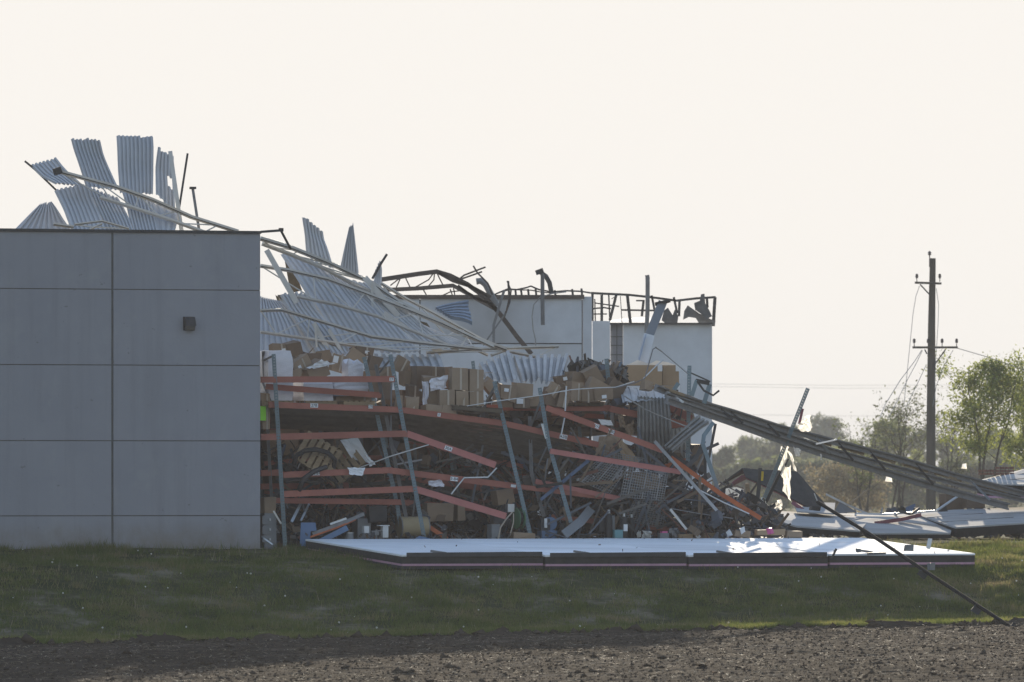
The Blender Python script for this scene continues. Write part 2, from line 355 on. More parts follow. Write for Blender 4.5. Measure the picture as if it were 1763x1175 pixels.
# far ground, one sheet to the horizon
xs = np.concatenate([np.linspace(-3000, -60, 8), np.linspace(-45, 45, 19), np.linspace(60, 3000, 8)])
ys = np.concatenate([np.linspace(-400, 140, 6), np.linspace(160, 300, 29), np.linspace(320, 700, 12), np.linspace(800, 6000, 12)])
X, Y = np.meshgrid(xs, ys); Z = np.where(Y < field_edge(X) + 12, np.minimum(gz(X, Y), field_z(X)) - 0.45, gz(X, Y) - 0.30)
nx, ny = len(xs), len(ys); i = np.arange((ny - 1) * (nx - 1)); k = (i // (nx - 1)) * nx + i % (nx - 1)
o = raw('ground', np.stack([X.ravel(), Y.ravel(), Z.ravel()], 1), np.stack([k, k + 1, k + nx + 1, k + nx], 1), 'far_ground', kind='structure')
# grass bank
def bank_z(X, Y): return gz(X, Y) + 0.10 * (fbm(X * 0.8, Y * 0.8) - 0.5) + 0.05 * (fbm(X * 3, Y * 3) - 0.5)
V, Fc = grid(-26, 30, 280, 212, 300, 300, bank_z)
cen = V[Fc].mean(1); Fc = Fc[cen[:, 1] > field_edge(cen[:, 0]) - 0.15]
o = raw('grass_bank', V, Fc, 'bank_ground', True, kind='structure')
# ploughed field
def soil_z(X, Y):
    d = field_edge(X) - Y
    z = field_z(X) + 0.08 * (fbm(X * 0.9, Y * 0.7) - 0.5) + 0.036 * (fbm(X * 6, Y * 4.5, 4) - 0.5) + 0.018 * np.sin((Y - 0.45 * X) * 2 * math.pi / 1.5)
    lip = 0.11 * np.exp(-((d - 0.3) / 0.35) ** 2) * (0.2 + 1.6 * nsm(0.42, 0.7, fbm(X * 1.1, Y * 0.2 + 9)))
    return z + lip - 0.03
V, Fc = grid(-17, 19, 640, 158, 242, 900, soil_z)
cen = V[Fc].mean(1); Fc = Fc[cen[:, 1] < field_edge(cen[:, 0]) + 0.5]
o = raw('ploughed_field', V, Fc, 'soil', True, kind='structure')
# clods of earth
def lumps(name, n, xf, yf, size, mat):
    oc = np.array([(1, 0, 0), (-1, 0, 0), (0, 1, 0), (0, -1, 0), (0, 0, 1), (0, 0, -1)], float)
    fc = np.array([(0, 2, 4), (2, 1, 4), (1, 3, 4), (3, 0, 4), (2, 0, 5), (1, 2, 5), (3, 1, 5), (0, 3, 5)])
    X = xf(n); Y = yf(X, n); s = size(n); Z = soil_z(X, Y) + s * 0.15
    P = oc[None] * s[:, None, None] * rng.uniform(0.55, 1.3, (n, 6, 1)) * np.array([1.2, 1.2, 0.75])
    th = rng.uniform(0, 6.28, n); ct, st = np.cos(th), np.sin(th)
    P = np.stack([P[..., 0] * ct[:, None] - P[..., 1] * st[:, None], P[..., 0] * st[:, None] + P[..., 1] * ct[:, None], P[..., 2]], -1) + rng.normal(0, 1, (n, 6, 3)) * s[:, None, None] * 0.18
    P = P + np.stack([X, Y, Z], 1)[:, None]
    raw(name, P.reshape(-1, 3), (fc[None] + (np.arange(n) * 6)[:, None, None]).reshape(-1, 3), mat, kind='stuff')
lumps('soil_clods', 90000, lambda n: rng.uniform(-16, 18, n), lambda X, n: field_edge(X) - rng.uniform(0, 62, n) ** 1.0, lambda n: 0.008 + 0.028 * rng.random(n) ** 4, 'soil_clod')
lumps('large_clods', 700, lambda n: rng.uniform(-16, 18, n), lambda X, n: field_edge(X) - rng.uniform(0, 62, n), lambda n: 0.04 + 0.08 * rng.random(n) ** 3, 'soil_clod')
lumps('sod_clods', 420, lambda n: rng.uniform(-16, 18, n), lambda X, n: field_edge(X) + rng.normal(0.0, 0.28, n), lambda n: 0.04 + 0.15 * rng.random(n) ** 3, 'soil_clod')
# straw and stalks on the field
def blades(name, X, Y, Z, h, w, lean, mat, kind='stuff', flat=False):
    n = len(X); th = rng.uniform(0, 6.28, n); ph = rng.uniform(0, 6.28, n)
    bx = np.cos(th) * w / 2; by = np.sin(th) * w / 2
    lx = np.cos(ph) * lean; ly = np.sin(ph) * lean
    a = np.stack([X - bx, Y - by, Z], 1); b = np.stack([X + bx, Y + by, Z], 1); c = np.stack([X + lx * h, Y + ly * h, Z + h * (0.12 if flat else 1)], 1)
    P = np.stack([a, b, c], 1).reshape(-1, 3)
    return raw(name, P, np.arange(3 * n).reshape(-1, 3), mat, kind=kind)
n = 9000; X = rng.uniform(-16, 18, n); Y = field_edge(X) - rng.uniform(0, 60, n); blades('straw_litter', X, Y, soil_z(X, Y) + 0.04, rng.uniform(0.08, 0.25, n), 0.03, 1.0, 'straw', flat=True)
# grass: short turf over the bank, taller against the wall and along the field edge
def turf():
    n = 460000
    X = rng.uniform(-17, 19, n); t = rng.random(n); e = field_edge(X); Y = e + t * (YX(X) + 1.5 - e)
    right = rng.random(n) < 0.10; X = np.where(right, rng.uniform(9.5, 18, n), X); Y = np.where(right, rng.uniform(241, 262, n), Y)
    dens = fbm(X * 0.5, Y * 0.35); keep = (rng.random(n) < 0.12 + 1.3 * nsm(0.36, 0.56, dens)) & (Y > field_edge(X) - 0.1)
    s = YX(X) - Y; keep &= ~((s < 0.0) & (X > -7.0) & (X < 9.5)) & ~((s < 0.05) & (X < -7.0))
    X, Y = X[keep], Y[keep]; s = YX(X) - Y; d = Y - field_edge(X)
    tall = fbm(X * 1.6 + 50, Y * 1.2)
    h = 0.05 + 0.15 * rng.random(len(X)) * (0.35 + 1.1 * nsm(0.4, 0.7, tall)) + 0.22 * rng.random(len(X)) * np.exp(-(s / 0.5) ** 2)
    h *= np.where((d > 0.6) & (d < 4.0), 0.55, 1.0); h += 0.14 * rng.random(len(X)) * np.exp(-(d / 0.3) ** 2)
    blades('grass', X, Y, bank_z(X, Y) - 0.02, h, rng.uniform(0.012, 0.03, len(X)), 0.45, 'grass_blade')
    n = 90000; X = rng.uniform(-17, 19, n); d = rng.random(n) ** 1.3 * 5.0; Y = field_edge(X) + d
    blades('strip_grass', X, Y, bank_z(X, Y) - 0.02, rng.uniform(0.06, 0.17, n), rng.uniform(0.012, 0.026, n), 0.35, 'grass_blade')
    n = 2200; X = rng.uniform(-17, 19, n); Y = field_edge(X) + rng.random(n) * (YX(X) - field_edge(X)); q = fbm(X * 0.6 + 5, Y * 0.5); k = q > 0.52; X, Y = X[k], Y[k]
    k = ~((YX(X) - Y < 9.5) & (X > -6.0) & (X < 13.2)); X, Y = X[k], Y[k]
    blades('dry_stalks', X, Y, bank_z(X, Y), rng.uniform(0.12, 0.32, len(X)), 0.014, 0.3, 'straw')
turf()
def tussocks():
    k = 900; cx = rng.uniform(-16, 18, k); cy = field_edge(cx) + 1.0 + rng.random(k) * (YX(cx) - field_edge(cx) - 1.2)
    ok = ~((YX(cx) - cy < 9.8) & (cx > -7.5) & (cx < 13.6)); cx, cy = cx[ok], cy[ok]; m = 34; sz = rng.uniform(0.5, 1.3, len(cx))
    X = np.repeat(cx, m) + rng.normal(0, 0.09, len(cx) * m) * np.repeat(sz, m); Y = np.repeat(cy, m) + rng.normal(0, 0.12, len(cx) * m) * np.repeat(sz, m); h = rng.uniform(0.10, 0.26, len(X)) * np.repeat(sz, m)
    blades('tussock_grass', X, Y, bank_z(X, Y) - 0.02, h, rng.uniform(0.014, 0.03, len(X)), 0.5, 'grass_blade')
tussocks()
# dandelion clocks scattered through the turf
def dandelions():
    mb = MB()
    for i in range(80):
        x = rnd.uniform(-14.5, 15.5); y = float(field_edge(x)) + 1 + rnd.random() * (YX(x) - float(field_edge(x)) - 1.5)
        if YX(x) - y < 9.6 and -7 < x < 13.2: continue
        z = float(bank_z(np.array([x]), np.array([y]))[0]) + rnd.uniform(0.08, 0.16); r = rnd.uniform(0.012, 0.026)
        mb.lathe((x, y, z), [(0.2 * r, -r), (r, -0.4 * r), (r, 0.4 * r), (0.2 * r, r)], 6)
    mb.smooth = False; o = obj('dandelion_clocks', mb, 'seed_head', kind='stuff'); o['label'] = 'white dandelion seed heads dotted through the grass bank'
dandelions()

# ------------------------------------------------------------------ standing concrete wall at the left
def wall_box(u0, u1, z0, z1, front, thick, inset=0.0):
    mb = MB(); p = []
    for z in (z0, z1):
        for u, d in ((u0, front), (u1, front), (u1, front - thick), (u0, front - thick)):
            q = C0 + U * u + N * d; p.append(Vector((q.x, q.y, z)))
    return mb.hexa(p)
wall = thing('concrete_wall', 'standing grey concrete wall with grooved panels beside the collapsed racks', 'wall', C0)
obj('wall_core', wall_box(-14.5, -0.004, -0.6, 9.02, -0.035, 0.25), 'joint', wall)
PW = 4.44; rows = [-0.6, 0.95, 3.09, 5.25, 7.41, 9.03]
for c in range(4):
    ue = -c * PW - (0.034 if c else 0.0); us = -(c + 1) * PW + 0.034
    if us < -14.4: us = -14.4
    for r in range(5):
        if us >= ue: continue
        obj('wall_panel', wall_box(us, ue, rows[r] + (0.013 if r else 0), rows[r + 1] - (0.013 if r < 4 else 0), 0.0, 0.034), 'wall_concrete', wall)
obj('cap_flashing', wall_box(-14.5, 0.02, 9.034, 9.115, 0.05, 0.42), 'steel_dark', wall)
mb = MB(); q = C0 + U * 0.02 + Vector((0, 0, 9.09))
mb.bar([q, A(484, 397, 0)], 0.07, 0.05); obj('bent_flashing', mb, 'steel_dark', wall)
mb = MB(); mb.bar([A(483, 396, 0.05), A(500, 428, 1.2)], 0.07); mb.box(A(484, 396, 0.0), (0.14, 0.1, 0.1)); obj('flashing_bracket', mb, 'steel_dark', wall)
# wall light
lp = A(325, 558, 0) + N * 0.13
wl = thing('wall_light', 'dark bronze wedge-shaped lamp mounted high on the grey concrete wall', 'lamp', lp)
def hx(u0, u1, z0, z1, d0, d1t, d1b, mat, nm, par):
    mb = MB(); b = Vector((lp.x, lp.y, lp.z)) - N * 0.13
    p = [b + U * u0 + N * d1b + Vector((0, 0, z0)), b + U * u1 + N * d1b + Vector((0, 0, z0)), b + U * u1 + N * d0 + Vector((0, 0, z0)), b + U * u0 + N * d0 + Vector((0, 0, z0)),
         b + U * u0 + N * d1t + Vector((0, 0, z1)), b + U * u1 + N * d1t + Vector((0, 0, z1)), b + U * u1 + N * d0 + Vector((0, 0, z1)), b + U * u0 + N * d0 + Vector((0, 0, z1))]
    obj(nm, mb.hexa(p), mat, par)
hx(-0.15, 0.15, -0.06, 0.19, 0.02, 0.12, 0.25, 'bronze', 'housing', wl); hx(-0.13, 0.13, -0.18, -0.063, 0.02, 0.24, 0.16, 'lens', 'lens', wl); hx(-0.17, 0.17, -0.19, 0.205, 0.001, 0.018, 0.018, 'bronze', 'back_plate', wl)

# ------------------------------------------------------------------ concrete floor of the hall
mb = MB(); q = [C0 + U * -14.4 - N * 0.3, C0 + U * 20 - N * 0.3, C0 + U * 52 - N * 95, C0 + U * -14.4 - N * 95]
mb.slab([Vector((p.x, p.y, 0.02)) for p in q], 0.3); obj('concrete_floor', mb, 'floor_concrete', kind='structure')

# ------------------------------------------------------------------ far walls of the hall
def pbox(x0, y0, x1, y1, Y, d, grow=0.0):
    mb = MB(); a = W(x0, y1, Y); b = W(x1, y0, Y); z0 = a.z
    return mb.hexa([Vector((a.x, Y, z0)), Vector((b.x, Y, z0)), Vector((b.x, Y + d, z0)), Vector((a.x, Y + d, z0)), Vector((a.x, Y, b.z)), Vector((b.x, Y, b.z)), Vector((b.x, Y + d, b.z)), Vector((a.x, Y + d, b.z))])
bw = thing('far_wall', 'pale concrete far wall with thin grooves behind the fallen roof', 'wall', W(850, 916, 328))
for x0, x1 in ((480, 722), (724, 1001.5)):
    for y0, y1 in ((515, 591), (593, 690), (692, 925)):
        obj('wall_panel', pbox(x0, y0, x1, y1, 328, 0.3), 'back_concrete', bw)
obj('wall_core', pbox(478, 516, 1003, 925, 328.1, 0.3), 'joint', bw)
obj('corner_pier', pbox(1004, 511, 1019, 925, 328.02, 7.0), 'back_concrete', bw, label='darker corner pier at the end of the far wall')
obj('coping', pbox(478, 508, 1006, 514.6, 327.9, 0.6), 'steel_rust', bw, label='rusty coping strip')
fw = thing('far_end_wall', 'pale concrete wall with scaffold-like rail frame, right of the far wall', 'wall', W(1130, 916, 345))
obj('wall_panel', pbox(1020, 553, 1050.5, 925, 345.0, 0.3), 'back_concrete', fw)
obj('wall_panel', pbox(1073, 558, 1226, 925, 345.2, 0.3), 'back_concrete', fw)
obj('block_infill', pbox(1051, 558, 1072.5, 925, 345.35, 0.2), 'wall_concrete', fw)
mb = MB()
for y in (580, 595, 611, 628, 645): mb.bar([W(1051, y, 345.32), W(1072, y, 345.32)], 0.03)
for x in (1062,): mb.bar([W(x, 560, 345.32), W(x, 650, 345.32)], 0.03)
obj('block_joints', mb, 'joint', fw)
obj('coping', pbox(1050, 556, 1227, 558.4, 345.0, 0.7), 'steel_dark', fw)
mb = MB(); mb.slab([W(1022, 556, 346.0), W(1135, 556, 346), W(1120, 547, 349), W(1080, 548, 350)], 0.1); obj('roof_edge', mb, 'slab_face', fw)
# bent rail frame along the top of the end wall
rf = thing('rail_frame', 'bent dark steel rail frame sticking up along the far end wall', 'steel frame', W(1130, 556, 346))
def rbar(pts, w=0.09, Y=346, nm='rail', par=rf, mat='steel_dark'):
    mb = MB(); mb.bar([W(x, y, Y) for x, y in pts], w); return obj(nm, mb, mat, par)
rbar([(1019, 505), (1060, 507), (1082, 508), (1120, 512), (1165, 518), (1200, 514), (1232, 512)])
rbar([(1019, 532), (1040, 530), (1052, 532)], 0.06); rbar([(1024, 522), (1066, 528)], 0.05); rbar([(1070, 534), (1125, 535), (1150, 536)], 0.07); rbar([(1095, 518), (1110, 518)], 0.06)
rbar([(1020, 541), (1045, 541)], 0.05)
for (x, y, x2, y2, w) in ((1020, 503, 1020, 553, .1), (1036, 508, 1036, 555, .11), (1048, 506, 1050, 553, .06), (1061, 508, 1050, 552, .11), (1080, 508, 1086, 562, .12), (1108, 518, 1105, 545, .1), (1122, 509, 1128, 540, .09), (1160, 512, 1166, 540, .09), (1170, 516, 1169, 545, .1), (1217, 513, 1218, 530, .1), (1231, 512, 1228, 562, .13), (1068, 510, 1071, 557, .03), (1053, 515, 1068, 505, .03), (1025, 555, 1024, 515, .05)):
    rbar([(x, y), (x2, y2)], w, nm='post')
# torn sheet metal lying on the end wall
def scrap_sheet(name, label, pts, mat, Y, cat='sheet metal', th=0.05, dz=None):
    mb = MB(); P = [W(x, y, Y + (dz[i] if dz else 0)) for i, (x, y) in enumerate(pts)]
    mb.slab(P, th, Vector((0, 1, 0))); return tag(obj(name, mb, mat), label, cat)
scrap_sheet('torn_sheet', 'crumpled dark sheet hanging on the far right rail corner', [(1195, 522), (1205, 518), (1207, 507), (1213, 506), (1214, 522), (1222, 536), (1226, 545), (1216, 550), (1206, 540), (1197, 534)], 'torn_dark', 345.7)
scrap_sheet('torn_sheet', 'grey ridged sheet bent over the far end wall near the rail corner', [(1178, 536), (1184, 526), (1204, 540), (1224, 550), (1232, 552), (1231, 560), (1205, 560), (1198, 548), (1186, 546), (1176, 551)], 'torn_dark', 345.9)
scrap_sheet('torn_sheet', 'upright torn grey sheet on the far end wall beside the leaning column', [(1143, 535), (1150, 530), (1158, 543), (1162, 533), (1168, 545), (1166, 558), (1150, 560), (1139, 552)], 'torn_dark', 345.8)
# conduits
def pipe(name, label, pts, r, mat, Y, cat='pipe', n=8):
    mb = MB(); mb.tube([W(x, y, Y) for x, y in pts], r, n); return tag(obj(name, mb, mat), label, cat)
pipe('conduit', 'tall straight grey conduit standing above the far end wall', [(1114, 474), (1115, 479), (1115, 530), (1113, 575)], 0.085, 'steel_grey', 344.4)
pipe('conduit', 'hooked grey conduit looping above the far wall coping', [(926, 467), (931, 470), (934, 474), (934, 512), (934.5, 560)], 0.075, 'steel_grey', 327.4)
pipe('conduit', 'dark bent conduit curling down behind the hooked one', [(934, 472), (940, 476), (946, 487), (950, 507)], 0.09, 'steel_dark', 328.6)
pipe('conduit', 'thick bent grey duct pipe drooping over the far wall', [(820, 485), (828, 484), (836, 490), (843, 503), (850, 516), (855, 528)], 0.12, 'steel_grey', 326)
pipe('cable', 'pale loose cable dangling down the far wall', [(975, 503), (950, 506), (930, 512), (919, 525), (916, 545), (918, 568), (922, 585), (922, 600)], 0.022, 'wire', 327.5, 'cable', 5)
mb = MB(); mb.box(W(929, 468, 327.4), (0.3, 0.2, 0.18), Rot(0, 20)); tag(obj('junction_box', mb, 'steel_dark'), 'small dark box on the tip of the hooked conduit', 'junction box')
cr = thing('coping_rail', 'twisted thin dark railing along the far wall coping', 'railing', W(940, 508, 329))
rbar([(850, 508), (862, 503), (874, 498), (890, 499), (905, 496), (914, 493), (928, 499), (950, 503), (975, 501), (1000, 502), (1019, 505)], 0.06, 329, 'rail', cr)
rbar([(860, 503), (880, 499), (915, 500), (935, 504), (960, 505)], 0.045, 329.2, 'rail', cr)
for x, y in ((875, 484), (887, 498), (897, 500), (909, 498), (922, 497), (955, 500), (985, 498), (1001, 497)): rbar([(x, y), (x + 1.5, 510)], 0.08, 329, 'post', cr)
rbar([(873, 484), (880, 500), (878, 520), (868, 548)], 0.05, 327.2, 'loose_rod', cr)

# ------------------------------------------------------------------ utility pole and wires
PY = 400
up = thing('utility_pole', 'dark wooden utility pole with two crossarms standing behind the debris', 'utility pole', W(1602, 880, PY))
mb = MB(); mb.tube([W(1602.5, 885, PY), W(1603, 700, PY), W(1604, 560, PY), W(1606, 445, PY)], 0.235, 10, 0.135); obj('pole', mb, 'pole_wood', up)
def parm(x0, x1, y, ins, tilt=0):
    mb = MB(); mb.bar([W(x0, y, PY - 0.3), W(x1, y + tilt, PY - 0.3)], 0.10, 0.12); arm = obj('crossarm', mb, 'pole_wood', up)
    for x in ins:
        mb = MB(); c = W(x, y - 1.5, PY - 0.3); mb.lathe(c, [(0.02, 0), (0.02, 0.16), (0.07, 0.17), (0.05, 0.22), (0.085, 0.25), (0.05, 0.3), (0.07, 0.33), (0.02, 0.37)], 8); obj('insulator', mb, 'insulator', arm)
parm(1575, 1621, 487, (1578.5, 1618), 1.5); parm(1571, 1649, 598.5, (1574, 1598, 1622, 1647))
mb = MB(); mb.bar([W(1600.5, 460, PY - 0.2), W(1600.5, 436, PY - 0.2)], 0.05); c = W(1600.5, 440, PY - 0.2); mb.lathe(c, [(0.02, 0), (0.09, 0.03), (0.05, 0.08), (0.1, 0.1), (0.03, 0.2)], 8); obj('pole_top_insulator', mb, 'insulator', up)
for pts in (((1584, 490), (1600, 507)), ((1592, 602), (1596, 610)), ((1628, 602), (1607, 631))):
    mb = MB(); mb.bar([W(x, y, PY - 0.28) for x, y in pts], 0.06, 0.03); obj('brace', mb, 'steel_dark', up)
def wire(label, pts, Y0, Y1, r=0.02):
    mb = MB(); n = len(pts) - 1; mb.tube([W(x, y, Y0 + (Y1 - Y0) * i / n) for i, (x, y) in enumerate(pts)], r, 4); return tag(obj('power_line', mb, 'wire'), label, 'cable')
wire('slack power line hanging from the left end of the upper crossarm', [(1583, 493), (1577, 510), (1572, 540), (1566, 600), (1560, 660), (1556, 700)], PY, PY - 2, 0.013)
wire('slack power line hanging right of the pole from the upper crossarm', [(1612, 497), (1616, 525), (1615, 560), (1611, 620), (1609, 670)], PY - .3, PY - 1, 0.013)
wire('snapped power line slanting down left from the lower crossarm, outermost', [(1587, 603), (1575, 622), (1550, 655), (1524, 697), (1515, 720)], PY - .3, PY - 8, 0.016)
wire('snapped power line slanting down left from the lower crossarm, inner', [(1588, 604), (1578, 625), (1562, 655), (1545, 690), (1530, 720)], PY - .3, PY - 6, 0.014)
wire('snapped power line slanting down from mid pole to the bare trees', [(1595, 628), (1580, 660), (1560, 700)], PY - .3, PY - 6, 0.014)
wire('power line running off right behind the green tree', [(1649, 600), (1700, 615), (1763, 637), (1850, 665)], PY, PY + 20, 0.016)
wire('slack line right of the pole below the lower crossarm', [(1641, 603), (1625, 630), (1612, 665), (1606, 700)], PY - .3, PY - 2, 0.013)
for k, (ya, yb) in enumerate(((660, 662), (664, 668), (712, 715))):
    wire(('upper', 'middle', 'lowest')[k] + ' of the faint distant power lines across the sky', [(1100, ya), (1450, (ya + yb) / 2 + 3), (1800, yb)], 800, 800, 0.010)

# ------------------------------------------------------------------ trees
def tree(name, label, px, top, base, half, Y, leaf, nleaf, lsize, seed, group, bare=False, conifer=False, spread=1.0, cat='tree', stems=1, low=0.15):
    r = random.Random(seed); g = np.random.default_rng(seed); b = W(px, base, Y); hgt = W(px, top, Y).z - b.z; hw = half * Y / F
    t = thing(name, label, cat, b, group); mb = MB(); tips = []
    for s in range(stems):
        lean = Vector((r.uniform(-1, 1) * (0.5 if stems > 1 else 0.12) * hw, r.uniform(-.4, .4) * hw, hgt * r.uniform(.75, .95)))
        p0 = b + Vector((r.uniform(-.15, .15) * hw * (stems > 1), 0, 0)); pts = [p0]
        for i in range(1, 6):
            q = p0 + lean * (i / 5) + Vector((r.uniform(-1, 1), r.uniform(-1, 1), 0)) * hgt * 0.02; pts.append(q)
        r0 = hgt * (0.022 if stems == 1 else 0.010); mb.tube(pts, r0, 6, r0 * 0.2)
        nl = 16 if stems == 1 else 9
        for i in range(nl):
            f = low + (0.92 - low) * (i + r.random()) / nl; k = min(4, int(f * 5)); st = pts[k].lerp(pts[k + 1], f * 5 - k)
            ang = r.uniform(0, 6.283); reach = hw * (1.0 - f if conifer else math.sin(math.pi * (0.18 + 0.75 * f))) * r.uniform(.6, 1.1) * spread
            up_ = reach * (r.uniform(-.1, .15) if conifer else r.uniform(.3, 1.1))
            en = st + Vector((math.cos(ang) * reach, math.sin(ang) * reach, up_)); en.z = min(en.z, b.z + hgt)
            mid = st.lerp(en, .5) + Vector((0, 0, reach * .08)); rr = r0 * 0.42 * (1 - f * .6)
            mb.tube([st, mid, en], rr, 4, rr * .3); tips += [(mid, .6), (en, 1)]
            for j in range(5 if bare else 4):
                s2 = st.lerp(en, r.uniform(.3, .95)); dv = Vector((r.uniform(-1, 1), r.uniform(-1, 1), r.uniform(0, 1.4))) * reach * .45
                e2 = s2 + dv; e2.z = min(e2.z, b.z + hgt * 1.02); mb.tube([s2, s2.lerp(e2, .55) + Vector((0, 0, .05 * reach)), e2], rr * .5, 3, rr * .15); tips.append((e2, .8))
                if bare:
                    for q in range(4):
                        s3 = s2.lerp(e2, r.uniform(.3, 1)); e3 = s3 + Vector((r.uniform(-1, 1), r.uniform(-1, 1), r.uniform(.1, 1.6))) * reach * .25; mb.tube([s3, e3], rr * .25, 3, rr * .08); tips.append((e3, .5))
    obj('trunk', mb, 'bark', t)
    if nleaf:
        T = np.array([[p.x, p.y, p.z] for p, _ in tips]); k = g.integers(0, len(T), nleaf)
        sig = hw * (0.09 if bare else 0.115); C = T[k] + g.normal(0, 1, (nleaf, 3)) * sig * np.array([1, 1, .8]); C[:, 2] = np.maximum(C[:, 2], b.z + 0.05 * hgt)
        a = g.normal(0, 1, (nleaf, 3)); a /= np.linalg.norm(a, axis=1)[:, None]; c = g.normal(0, 1, (nleaf, 3)); c -= a * (a * c).sum(1)[:, None]; c /= np.linalg.norm(c, axis=1)[:, None]
        s = lsize * g.uniform(.6, 1.3, nleaf)[:, None]
        P = np.stack([C - a * s, C + c * s * .45, C + a * s, C - c * s * .45], 1).reshape(-1, 3)
        raw('crown', P, np.arange(4 * nleaf).reshape(-1, 4), leaf, parent=t)
    return t
G = 'hazy trees on the skyline'
far = [(1238, 770, 38, 'leaf_olive', 'leftmost hazy tree, beside the far end wall'), (1285, 752, 42, 'leaf_dull', 'hazy tree right of the far end wall, under the fallen girder'), (1322, 742, 40, 'leaf_olive', 'grey-green hazy tree left of the leaning rack post'),
       (1352, 722, 40, 'leaf_olive', 'round hazy tree directly behind the leaning rack post'), (1424, 704, 52, 'leaf_olive', 'tallest round hazy tree, right of the leaning rack post'), (1390, 765, 40, 'leaf_fresh', 'bright green hazy tree low behind the hanging plastic'),
       (1478, 735, 40, 'leaf_dull', 'hazy tree behind the middle of the fallen girder'), (1528, 722, 44, 'leaf_fresh', 'hazy yellow-green tree left of the utility pole'), (1578, 730, 40, 'leaf_dull', 'hazy tree just left of the utility pole'),
       (1640, 745, 46, 'leaf_dull', 'hazy tree just right of the utility pole'), (1716, 742, 48, 'leaf_fresh', 'hazy tree behind the fresh green tree'), (1790, 720, 56, 'leaf_fresh', 'hazy green tree at the right edge')]
for i, (px, top, hw, lf, lb) in enumerate(far):
    tree('hazy_tree', lb, px, top, 884, hw, 1150 + 60 * ((i * 5) % 7), lf, 4200, 0.40, 100 + i, G, low=0.05)
for i, (px, top, hw) in enumerate(((1255, 810, 45), (1330, 800, 50), (1405, 800, 50), (1490, 800, 50), (1570, 805, 50), (1655, 800, 55), (1740, 800, 55))):
    tree('hedge_bush', ('broad hazy bush at the foot of the far end wall', 'broad hazy bush left of the hanging plastic', 'broad hazy bush behind the dark conifer', 'broad hazy bush right of the dark conifer', 'broad hazy bush left of the utility pole foot', 'broad hazy bush right of the utility pole foot', 'broad hazy bush under the fresh green tree')[i], px, top, 886, hw, 950, ('leaf_olive', 'leaf_dull', 'leaf_olive')[i % 3], 3600, 0.34, 300 + i, 'bushes under the skyline trees', cat='bush', stems=4, low=0.02)
tree('leafy_tree', 'fresh green leafy tree standing right of the utility pole', 1696, 602, 850, 84, 420, 'leaf_fresh', 12000, 0.085, 21, None, low=0.25, stems=3)
tree('leafy_tree', 'fresh green leafy tree cut off by the right edge', 1772, 650, 850, 70, 430, 'leaf_fresh', 9000, 0.09, 22, None, low=0.1, stems=3)
tree('bare_tree', 'almost bare spreading tree left of the utility pole', 1545, 682, 880, 78, 455, 'leaf_olive', 1500, 0.10, 23, None, bare=True, stems=4)
tree('bare_tree', 'bare twiggy tree behind the utility pole, right side', 1636, 700, 880, 50, 460, 'leaf_olive', 500, 0.10, 24, None, bare=True, stems=3)
tree('bare_tree', 'bare twiggy tree under the middle of the fallen girder', 1488, 716, 880, 48, 520, 'leaf_dull', 900, 0.11, 28, None, bare=True, stems=4)
tree('conifer', 'small dark green conifer below the fallen girder', 1440, 782, 880, 26, 760, 'leaf_conifer', 2600, 0.16, 25, None, conifer=True, low=0.05)
tree('brown_bush', 'brown budding bush below the conifer', 1440, 808, 890, 48, 640, 'leaf_brown', 3600, 0.13, 26, None, cat='bush', stems=4, low=0.03)
tree('brown_bush', 'low brown bush right of the budding one', 1498, 835, 892, 42, 640, 'leaf_brown', 2400, 0.12, 27, None, cat='bush', stems=4, low=0.03)
# ------------------------------------------------------------------ fallen front wall panels
def u_at(px, s):                                            # distance along the wall of the point s metres in front of it that shows in column px
    lo, hi = -20.0, 60.0
    for _ in range(50):
        m = (lo + hi) / 2; p = C0 + U * m + N * s
        if CX + p.x * F / p.y < px: lo = m
        else: hi = m
    return lo
def lying(u0, u1, s0, s1, z0, z1, th, off=0.0):            # slab from s0 (back, top height z0) to s1 (front, z1)
    mb = MB(); P = []
    for t in (th, 0):
        for u, s, z in ((u0, s1, z1), (u1, s1, z1), (u1, s0, z0), (u0, s0, z0)):
            q = C0 + U * u + N * s; P.append(Vector((q.x, q.y, z - t - off)))
    return mb.hexa(P)
edges = [u_at(x, 8.6) for x in (690, 937, 1184, 1427, 1680)]
plab = ['leftmost', 'second from left', 'third from left', 'rightmost']
for i in range(4):
    a, b = edges[i] + 0.02, edges[i + 1] - 0.02; zt = -0.13 + (0.02, 0, -0.015, 0.01)[i]; zb = 0.27
    c = C0 + U * ((a + b) / 2) + N * 4.3
    t = thing('fallen_wall_panel', plab[i] + ' of the pale fallen concrete panels lying flat on the grass', 'wall panel', Vector((c.x, c.y, -0.4)), 'fallen panels on the grass')
    s0 = (0.25, 0.15, 0.2, 0.1)[i]
    obj('concrete_face', lying(a, b, s0, 8.6, zb, zt, 0.05), 'slab_face', t)
    obj('edge_core', lying(a + 0.01, b - 0.01, s0, 8.59, zb, zt, 0.20, 0.051), 'slab_edge', t)
    obj('foam_layer', lying(a + 0.02, b - 0.02, s0, 8.60, zb, zt, 0.06, 0.252), 'pink_foam', t, label='pink foam insulation layer')
    obj('under_layer', lying(a, b, s0, 8.58, zb, zt, 0.08, 0.313), 'slab_edge', t)
    if i < 3:
        mb = MB(); p0 = C0 + U * (a + 0.15) + N * 8.62; p1 = C0 + U * (b - 0.05) + N * 8.62
        mb.bar([Vector((p0.x, p0.y, zt + 0.0)), Vector((p1.x, p1.y, zt + 0.015))], 0.12, 0.035); obj('edge_angle', mb, 'steel_dark', t)
    mb = MB(); p0 = C0 + U * (a + 1.2) + N * 8.3; mb.box(Vector((p0.x, p0.y, zt + 0.07)), (0.45, 0.1, 0.06), Rot(20, -8)); obj('weld_plate', mb, 'steel_grey', t)

